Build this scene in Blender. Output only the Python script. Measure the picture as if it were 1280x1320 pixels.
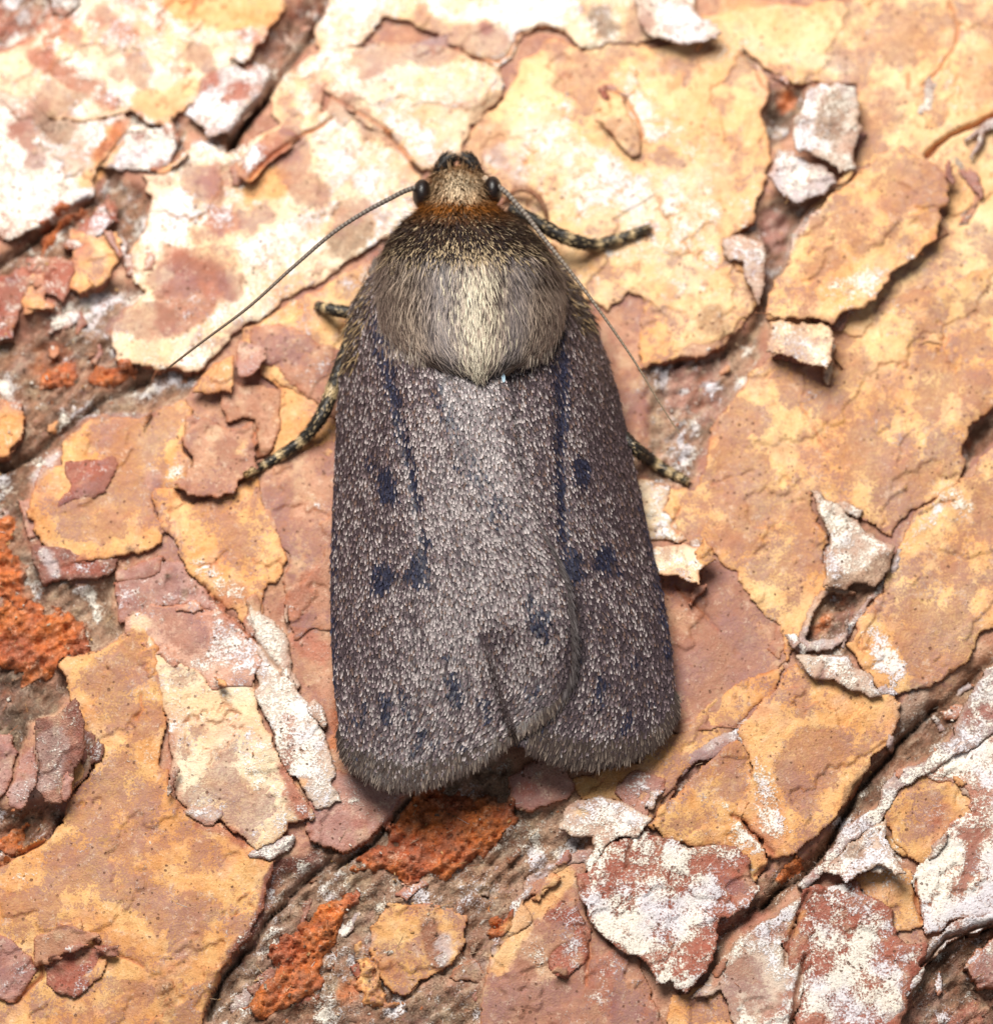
import bpy, math
import numpy as np

for o in list(bpy.data.objects):
    bpy.data.objects.remove(o)
scn = bpy.context.scene
COL = scn.collection
MM = 0.001                       # everything below is worked out in millimetres
rng = np.random.default_rng(7)

# ------------------------------------------------------------------ camera
TILT = math.radians(14.0)        # camera leans back: far end of the bark falls out of focus
DIST, HALF = 160.0, 15.0         # distance and half width of the view (mm)
CAM = np.array([0.0, -DIST * math.sin(TILT), DIST * math.cos(TILT)])
UPV = np.array([0.0, math.cos(TILT), math.sin(TILT)])
FWD = np.array([0.0, math.sin(TILT), -math.cos(TILT)])
cd = bpy.data.cameras.new('camera')
cam = bpy.data.objects.new('camera', cd)
COL.objects.link(cam)
cam.location = CAM * MM
cam.rotation_euler = (TILT, 0, 0)
cd.sensor_fit = 'HORIZONTAL'
cd.sensor_width = 36.0
cd.lens = 36.0 * DIST / (2 * HALF)
cd.clip_start, cd.clip_end = 0.005, 5.0
cd.dof.use_dof = True
cd.dof.focus_distance = 0.1570
cd.dof.aperture_fstop = 50.0
scn.camera = cam

# ------------------------------------------------------------------ light
wd = bpy.data.worlds.new('World')
scn.world = wd
wd.use_nodes = True
bg = wd.node_tree.nodes['Background']
bg.inputs['Color'].default_value = (0.92, 0.95, 1.0, 1)
bg.inputs['Strength'].default_value = 0.20

def area(name, loc, target, size, power, col):
    ld = bpy.data.lights.new(name, 'AREA')
    ld.shape = 'DISK'
    ld.size = size * MM
    ld.energy = power
    ld.color = col
    o = bpy.data.objects.new(name, ld)
    COL.objects.link(o)
    import mathutils
    l = mathutils.Vector(loc); t = mathutils.Vector(target)
    o.location = l * MM
    o.rotation_euler = (t - l).to_track_quat('-Z', 'Y').to_euler()
    return o
area('diffused_flash', (-18, 50, 84), (1, 6, 0), 56, 0.182, (1.0, 0.965, 0.90))

vs = scn.view_settings
vs.view_transform = 'Standard'
vs.look = 'None'
vs.exposure = 0.08
vs.gamma = 1.0
vs.use_curve_mapping = False

# ------------------------------------------------------------------ helpers
def unproj(u, v, z):
    """photo pixel -> point at height z (mm) above the bark plane"""
    u = np.asarray(u, float); v = np.asarray(v, float); z = np.asarray(z, float)
    k = HALF / 640.0 / DIST
    dx = (u - 640) * k
    dy = (660 - v) * k
    d = np.stack([dx, UPV[1] * dy + FWD[1], UPV[2] * dy + FWD[2]], -1)
    t = (z - CAM[2]) / d[..., 2]
    return CAM + d * t[..., None]

def toPix(p):
    q = p - CAM
    dep = q @ FWD
    k = HALF / 640.0 / DIST
    return 640 + q[..., 0] / dep / k, 660 - (q @ UPV) / dep / k

def _hash(ix, iy, seed):
    h = (ix.astype(np.int64) * 374761393 + iy.astype(np.int64) * 668265263 + seed * 974634777) & 0xFFFFFFFF
    h = ((h ^ (h >> 13)) * 1274126177) & 0xFFFFFFFF
    return ((h ^ (h >> 16)) & 0xFFFF) / 65535.0

def vnoise(x, y, seed=0):
    """gradient noise about -1..1"""
    ix = np.floor(x); iy = np.floor(y)
    fx = x - ix; fy = y - iy
    ux = fx * fx * fx * (fx * (fx * 6 - 15) + 10)
    uy = fy * fy * fy * (fy * (fy * 6 - 15) + 10)
    def g(dx, dy):
        a = _hash(ix + dx, iy + dy, seed) * 6.2831853
        return np.cos(a) * (fx - dx) + np.sin(a) * (fy - dy)
    a = g(0, 0); b = g(1, 0); c = g(0, 1); d = g(1, 1)
    return 1.5 * ((a + (b - a) * ux) * (1 - uy) + (c + (d - c) * ux) * uy)

def fbm(x, y, seed=0, oc=4, gain=0.5):
    s = 0; a = 1; t = 0
    for i in range(oc):
        s = s + a * vnoise(x * 2 ** i, y * 2 ** i, seed + 17 * i)
        t += a; a *= gain
    return s / t

def sstep(a, b, x):
    t = np.clip((x - a) / (b - a), 0, 1)
    return t * t * (3 - 2 * t)

def srgb(c):
    c = np.asarray(c, float) / 255.0
    return np.where(c <= 0.04045, c / 12.92, ((c + 0.055) / 1.055) ** 2.4)

def seg_dist(px, py, pts, closed):
    """distance to a polyline, and inside mask when closed"""
    n = len(pts)
    best = np.full(px.shape, 1e9)
    ins = np.zeros(px.shape, bool)
    for i in range(n if closed else n - 1):
        ax, ay = pts[i]; bx, by = pts[(i + 1) % n]
        ex, ey = bx - ax, by - ay
        L = ex * ex + ey * ey + 1e-12
        t = np.clip(((px - ax) * ex + (py - ay) * ey) / L, 0, 1)
        dx = px - ax - t * ex; dy = py - ay - t * ey
        best = np.minimum(best, dx * dx + dy * dy)
        if closed:
            c = (ay > py) != (by > py)
            with np.errstate(divide='ignore', invalid='ignore'):
                xi = (bx - ax) * (py - ay) / (by - ay + 1e-12) + ax
            ins ^= c & (px < xi)
    d = np.sqrt(best)
    return np.where(ins, -d, d) if closed else d

def chain_dist(px, py, caps):
    """signed distance to a chain of capsules (x, y, r)"""
    best = np.full(px.shape, 1e9)
    if len(caps) == 1:
        x, y, r = caps[0]
        return np.hypot(px - x, py - y) - r
    for (ax, ay, ar), (bx, by, br) in zip(caps[:-1], caps[1:]):
        ex, ey = bx - ax, by - ay
        L = ex * ex + ey * ey + 1e-12
        t = np.clip(((px - ax) * ex + (py - ay) * ey) / L, 0, 1)
        d = np.hypot(px - ax - t * ex, py - ay - t * ey) - (ar + (br - ar) * t)
        best = np.minimum(best, d)
    return best

def mesh_np(name, V, quads=None, tris=None, mat=None, parent=None, attrs=None, smooth=True):
    V = np.asarray(V, np.float64) * MM
    me = bpy.data.meshes.new(name)
    lv = []; tot = []
    if quads is not None and len(quads):
        lv.append(np.asarray(quads).reshape(-1)); tot.append(np.full(len(quads), 4))
    if tris is not None and len(tris):
        lv.append(np.asarray(tris).reshape(-1)); tot.append(np.full(len(tris), 3))
    lv = np.concatenate(lv).astype(np.int32); tot = np.concatenate(tot).astype(np.int32)
    me.vertices.add(len(V)); me.vertices.foreach_set('co', V.astype(np.float32).reshape(-1))
    me.loops.add(len(lv)); me.loops.foreach_set('vertex_index', lv)
    me.polygons.add(len(tot))
    st = np.concatenate([[0], np.cumsum(tot)[:-1]]).astype(np.int32)
    me.polygons.foreach_set('loop_start', st)
    me.polygons.foreach_set('use_smooth', np.full(len(tot), bool(smooth)))
    me.update(calc_edges=True)
    for k, a in (attrs or {}).items():
        a = np.asarray(a, np.float32)
        if a.ndim == 2:
            at = me.color_attributes.new(k, 'FLOAT_COLOR', 'POINT')
            if a.shape[1] == 3:
                a = np.concatenate([a, np.ones((len(a), 1), np.float32)], 1)
            at.data.foreach_set('color', a.reshape(-1))
        else:
            at = me.attributes.new(k, 'FLOAT', 'POINT')
            at.data.foreach_set('value', a)
    if mat:
        me.materials.append(mat)
    o = bpy.data.objects.new(name, me)
    COL.objects.link(o)
    if parent:
        o.parent = parent
    return o

def grid_quads(ny, nx):
    i = np.arange(ny * nx).reshape(ny, nx)
    return np.stack([i[:-1, :-1], i[:-1, 1:], i[1:, 1:], i[1:, :-1]], -1).reshape(-1, 4)

# ------------------------------------------------------------------ materials
class NT:
    def __init__(s, name):
        s.m = bpy.data.materials.new(name); s.m.use_nodes = True
        s.t = s.m.node_tree; s.n = s.t.nodes
        s.b = s.n['Principled BSDF']
    def new(s, typ, **kw):
        n = s.n.new(typ)
        for k, v in kw.items(): setattr(n, k, v)
        return n
    def link(s, a, b): s.t.links.new(a, b)
    def math(s, op, a, b=None, clamp=False):
        n = s.new('ShaderNodeMath', operation=op, use_clamp=clamp)
        for i, x in enumerate((a, b)):
            if x is None: continue
            if isinstance(x, (int, float)): n.inputs[i].default_value = x
            else: s.link(x, n.inputs[i])
        return n.outputs[0]
    def noise(s, vec, scale, detail=4, rough=0.6):
        n = s.new('ShaderNodeTexNoise')
        n.inputs['Scale'].default_value = scale
        n.inputs['Detail'].default_value = detail
        n.inputs['Roughness'].default_value = rough
        s.link(vec, n.inputs['Vector'])
        return n.outputs['Fac']
    def maprange(s, x, a, b, c=0.0, d=1.0):
        n = s.new('ShaderNodeMapRange', interpolation_type='SMOOTHSTEP')
        s.link(x, n.inputs[0])
        for i, q in enumerate((a, b, c, d)): n.inputs[i + 1].default_value = q
        return n.outputs[0]
    def mix(s, fac, a, b, mode='MIX'):
        n = s.new('ShaderNodeMix', data_type='RGBA', blend_type=mode)
        if isinstance(fac, (int, float)): n.inputs[0].default_value = fac
        else: s.link(fac, n.inputs[0])
        for i, x in ((6, a), (7, b)):
            if isinstance(x, tuple): n.inputs[i].default_value = x
            else: s.link(x, n.inputs[i])
        return n.outputs[2]
    def attr(s, name):
        n = s.new('ShaderNodeAttribute'); n.attribute_name = name
        return n

def rgba(c): return tuple(srgb(c)) + (1.0,)

def bark_material():
    t = NT('flaking_bark')
    geo = t.new('ShaderNodeNewGeometry')
    vm = t.new('ShaderNodeVectorMath', operation='SCALE')
    t.link(geo.outputs['Position'], vm.inputs[0]); vm.inputs['Scale'].default_value = 1000.0
    P = vm.outputs[0]
    mp = t.new('ShaderNodeMapping')          # along / across the grain of the bark
    mp.vector_type = 'TEXTURE'
    mp.inputs['Rotation'].default_value = (0, 0, math.radians(44))
    mp.inputs['Scale'].default_value = (5.0, 1.0, 1.0)
    t.link(P, mp.inputs['Vector'])
    col = t.attr('Col').outputs['Color']
    st = t.attr('stain').outputs['Fac']
    pw = t.attr('powder').outputs['Fac']
    gr = t.attr('grain').outputs['Fac']
    n1 = t.noise(P, 0.9, 6, 0.74)
    n2 = t.noise(P, 1.7, 6, 0.78)
    n3 = t.noise(P, 15.0, 2, 0.7)
    n4 = t.noise(P, 4.0, 4, 0.7)
    n5 = t.noise(P, 0.7, 2, 0.6)
    n6 = t.noise(mp.outputs[0], 5.0, 3, 0.65)
    fine = t.math('ADD', t.math('SUBTRACT', n3, 0.5), t.math('MULTIPLY', t.math('SUBTRACT', n4, 0.5), 0.6))
    # tint drift
    c = t.mix(t.maprange(n4, 0.32, 0.68), t.mix(0.15, col, (0.30, 0.15, 0.08, 1)), t.mix(0.10, col, (0.95, 0.82, 0.60, 1)))
    # mauve-brown tannin stain, dissolving into grains at its edge
    s1 = t.math('ADD', n1, t.math('MULTIPLY', st, 0.72))
    s1 = t.math('ADD', s1, t.math('MULTIPLY', fine, 0.62))
    sm = t.maprange(s1, 0.765, 0.885)
    stc = t.mix(t.maprange(n5, 0.35, 0.65), rgba((154, 100, 80)), rgba((140, 98, 98)))
    stc = t.mix(0.20, stc, col)
    c = t.mix(t.math('MULTIPLY', sm, t.maprange(fine, -0.17, 0.08, 0.45, 0.97)), c, stc)
    # white powdery bloom, also the brightness painted in at top centre
    p1 = t.math('ADD', n2, t.math('MULTIPLY', pw, 0.75))
    p1 = t.math('ADD', p1, t.math('MULTIPLY', fine, 0.75))
    pm = t.maprange(p1, 0.78, 1.0)
    c = t.mix(t.math('MULTIPLY', pm, 0.93), c, t.mix(t.maprange(n5, 0.4, 0.62), rgba((248, 240, 226)), rgba((234, 228, 233))))
    # fine pale and rusty mottling
    n7 = t.noise(P, 2.6, 5, 0.82)
    c = t.mix(t.maprange(t.math('ADD', n7, t.math('MULTIPLY', fine, 0.35)), 0.57, 0.67, 0.0, 0.36), c, rgba((240, 214, 186)))
    c = t.mix(t.maprange(t.math('ADD', n7, t.math('MULTIPLY', fine, 0.35)), 0.43, 0.34, 0.0, 0.40), c, rgba((166, 96, 62)))
    # dark specks
    vo = t.new('ShaderNodeTexVoronoi', feature='F1')
    vo.inputs['Scale'].default_value = 5.0
    t.link(P, vo.inputs['Vector'])
    sep = t.new('ShaderNodeSeparateColor')
    t.link(vo.outputs['Color'], sep.inputs[0])
    rad = t.math('MULTIPLY', t.math('SUBTRACT', sep.outputs[0], 0.40), 0.36)
    spk = t.maprange(t.math('SUBTRACT', t.math('ADD', vo.outputs['Distance'], t.math('MULTIPLY', fine, 0.45)), rad), 0.0, 0.05, 1.0, 0.0)
    c = t.mix(t.math('MULTIPLY', spk, t.maprange(n1, 0.40, 0.54, 0.1, 0.85)), c, rgba((104, 62, 42)))
    # grit and fibres
    g1 = t.math('ADD', t.math('MULTIPLY', gr, 0.85), 0.18)
    c = t.mix(t.math('MULTIPLY', t.maprange(n3, 0.38, 0.60, 0.65, 0.0), g1), c, (0.05, 0.028, 0.018, 1))
    c = t.mix(t.math('MULTIPLY', t.maprange(n6, 0.36, 0.55, 0.55, 0.0), gr), c, (0.045, 0.026, 0.018, 1))
    c = t.mix(t.math('MULTIPLY', t.maprange(n6, 0.56, 0.72, 0.0, 0.7), gr), c, t.mix(0.5, col, rgba((226, 196, 168))))
    t.link(c, t.b.inputs['Base Color'])
    t.b.inputs['Roughness'].default_value = 0.62
    t.b.inputs['Specular IOR Level'].default_value = 0.38
    h = t.math('ADD', t.math('MULTIPLY', n4, 0.055), t.math('MULTIPLY', n3, 0.02))
    h = t.math('ADD', h, t.math('MULTIPLY', t.math('MULTIPLY', t.math('ADD', n3, n6), gr), 0.07))
    h = t.math('ADD', h, t.math('MULTIPLY', pm, 0.014))
    h = t.math('SUBTRACT', h, t.math('MULTIPLY', sm, 0.010))
    h = t.math('SUBTRACT', h, t.math('MULTIPLY', spk, 0.025))
    bp = t.new('ShaderNodeBump')
    bp.inputs['Strength'].default_value = 1.0
    bp.inputs['Distance'].default_value = 0.001
    t.link(h, bp.inputs['Height'])
    t.link(bp.outputs['Normal'], t.b.inputs['Normal'])
    return t.m

def col_material(name, rough, spec, bump=0.0, scale=20.0, sheen=0.0):
    t = NT(name)
    t.link(t.attr('Col').outputs['Color'], t.b.inputs['Base Color'])
    t.b.inputs['Roughness'].default_value = rough
    t.b.inputs['Specular IOR Level'].default_value = spec
    if sheen:
        t.b.inputs['Sheen Weight'].default_value = sheen
    if bump:
        geo = t.new('ShaderNodeNewGeometry')
        vm = t.new('ShaderNodeVectorMath', operation='SCALE')
        t.link(geo.outputs['Position'], vm.inputs[0]); vm.inputs['Scale'].default_value = 1000.0
        n = t.noise(vm.outputs[0], scale, 3, 0.6)
        bp = t.new('ShaderNodeBump')
        bp.inputs['Strength'].default_value = 0.8
        bp.inputs['Distance'].default_value = bump * MM
        t.link(n, bp.inputs['Height']); t.link(bp.outputs['Normal'], t.b.inputs['Normal'])
    return t.m

M_BARK = bark_material()
M_SCALE = col_material('moth_scale', 0.45, 0.38)
M_FUR = col_material('moth_fur', 0.5, 0.35)
M_SKIN = col_material('moth_cuticle', 0.55, 0.4, 0.03, 25)
te = NT('compound_eye')
te.b.inputs['Base Color'].default_value = rgba((20, 10, 9))
te.b.inputs['Roughness'].default_value = 0.42
geo = te.new('ShaderNodeNewGeometry')
vm = te.new('ShaderNodeVectorMath', operation='SCALE'); te.link(geo.outputs['Position'], vm.inputs[0]); vm.inputs['Scale'].default_value = 1000.0
vo = te.new('ShaderNodeTexVoronoi'); vo.inputs['Scale'].default_value = 30; te.link(vm.outputs[0], vo.inputs['Vector'])
bp = te.new('ShaderNodeBump'); bp.inputs['Strength'].default_value = 0.4; bp.inputs['Distance'].default_value = 0.00001
te.link(vo.outputs['Distance'], bp.inputs['Height']); te.link(bp.outputs['Normal'], te.b.inputs['Normal'])
M_EYE = te.m

# ------------------------------------------------------------------ the bark: traced plan
SC = 2.977
TILE = dict(A=(0, 0), B=(425, 0), C=(850, 0), D=(0, 440), E=(850, 440), F=(0, 880), G=(425, 880), H=(850, 880), Z=(0, 0))
def tp(tile, toks):
    ox, oy = TILE[tile]
    k = 1.0 if tile == 'Z' else SC
    out = []
    for s in toks:
        q = [float(x) for x in s.split(',')]
        r = [ox + q[0] / k, oy + q[1] / k] + [x / k for x in q[2:]]
        out.append(tuple(r))
    return out

PAL = dict(          # two tones, stain, powder, grain
    tan=((241, 195, 134), (231, 166, 100), .42, .10, .05),
    ochre=((233, 178, 110), (217, 148, 80), .44, .08, .06),
    peach=((243, 203, 150), (235, 180, 120), .32, .16, .03),
    cream=((240, 219, 186), (236, 196, 150), .32, .46, .05),
    orange=((234, 176, 112), (226, 156, 86), .32, .08, .05),
    brown=((196, 142, 110), (180, 122, 96), .42, .06, .12),
    mauve=((186, 138, 130), (166, 112, 106), .30, .22, .15),
    white=((222, 202, 186), (204, 170, 152), .30, .50, .10),
    pinkw=((210, 160, 138), (190, 126, 108), .34, .46, .12),
    red=((174, 88, 68), (152, 66, 50), .16, .32, .20),
    darkred=((142, 76, 66), (116, 58, 52), .16, .36, .35),
    greyw=((190, 174, 158), (152, 128, 112), .26, .40, .35),
    lilac=((208, 192, 194), (182, 152, 146), .26, .48, .20),
    rust=((216, 112, 30), (172, 72, 16), .0, .0, .36),
    dark=((110, 78, 60), (80, 54, 42), .1, .1, .60),
    fib=((176, 138, 112), (132, 96, 76), .2, .24, .45),
    umber=((156, 108, 80), (112, 74, 54), .15, .16, .55),
)

# sunken fibrous furrows:  tile palette depth : outline
FURROWS = '''
A fib .9 : -60,-60 190,-60 170,80 60,170 -60,230
A umber 1.0 : 1110,20 1300,-60 1420,-60 1290,80 1180,190 1060,320 1000,400 960,470 900,590 870,520 930,440 1000,360 1020,270 950,230 1010,120
A umber .9 : -60,1000 90,890 260,790 360,740 400,640 440,640 480,700 570,720 580,800 560,880 500,960 430,920 330,920 260,1010 120,1060 -60,1080
A fib .5 : 440,400 560,450 700,430 720,500 660,600 600,480 500,480
A fib .8 : -60,1250 150,1210 300,1110 420,1060 500,1090 540,1130 470,1190 430,1260 450,1420 -60,1420
D umber .8 : -60,-30 420,-30 560,100 740,60 780,110 720,200 640,230 560,300 330,290 240,380 140,490 100,600 100,760 60,960 -60,1000
D fib .7 : -60,900 100,770 160,910 320,930 440,880 500,830 480,900 440,940 440,1080 480,1120 300,1240 200,1340 -60,1340
F dark .8 : -60,-60 320,-60 280,40 200,110 120,150 60,260 -60,300
F umber .9 : -60,440 30,480 100,480 180,450 245,490 240,530 180,590 60,640 -60,690
F fib .8 : 1020,730 1060,700 1200,690 1330,560 1400,640 1400,1400 770,1400 800,1160 890,1040 970,980 1010,860
G fib .7 : -60,560 150,590 310,430 420,360 600,300 700,300 720,440 780,490 900,450 920,540 860,560 1010,570 990,650 820,740 720,850 760,930 620,1040 600,1180 550,1400 -60,1400
C dark .9 : 420,340 560,330 560,400 500,520 430,560 390,480
C fib 1.0 : 330,850 400,760 470,740 540,780 600,780 540,880 510,1010 430,1110 380,1330 240,1420 -40,1500 200,1350 330,1260 370,1170 410,1040 380,930 300,880
E fib .7 : -40,60 200,-60 330,20 400,30 330,150 240,270 160,440 140,500 100,560 -40,520
C umber .6 : 900,380 960,330 1010,380 990,440 940,470 900,440
C fib .5 : 1040,560 1120,500 1300,420 1340,470 1240,560 1220,760 1170,820 1110,780 1110,640 1030,600
E dark 1.0 : 1140,510 1160,340 1200,300 1340,250 1340,360 1210,440
H umber .9 : 400,800 440,720 620,630 740,420 800,310 880,260 900,200 1080,40 1200,-60 1300,-120 1210,60 1130,190 1020,280 900,350 850,450 720,560 630,690 540,760 440,870 340,900 240,1010 130,1150 80,1210 120,1090 210,960 330,860
H umber 1.0 : 1010,1040 1150,940 1340,900 1400,1400 880,1400 940,1220 1000,1140
H fib .5 : 0,470 80,350 160,270 310,170 320,210 200,270 90,430
E fib .6 : 640,950 800,960 790,1010 720,1080 690,1150 600,1170 540,1150 600,1040
'''

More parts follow.
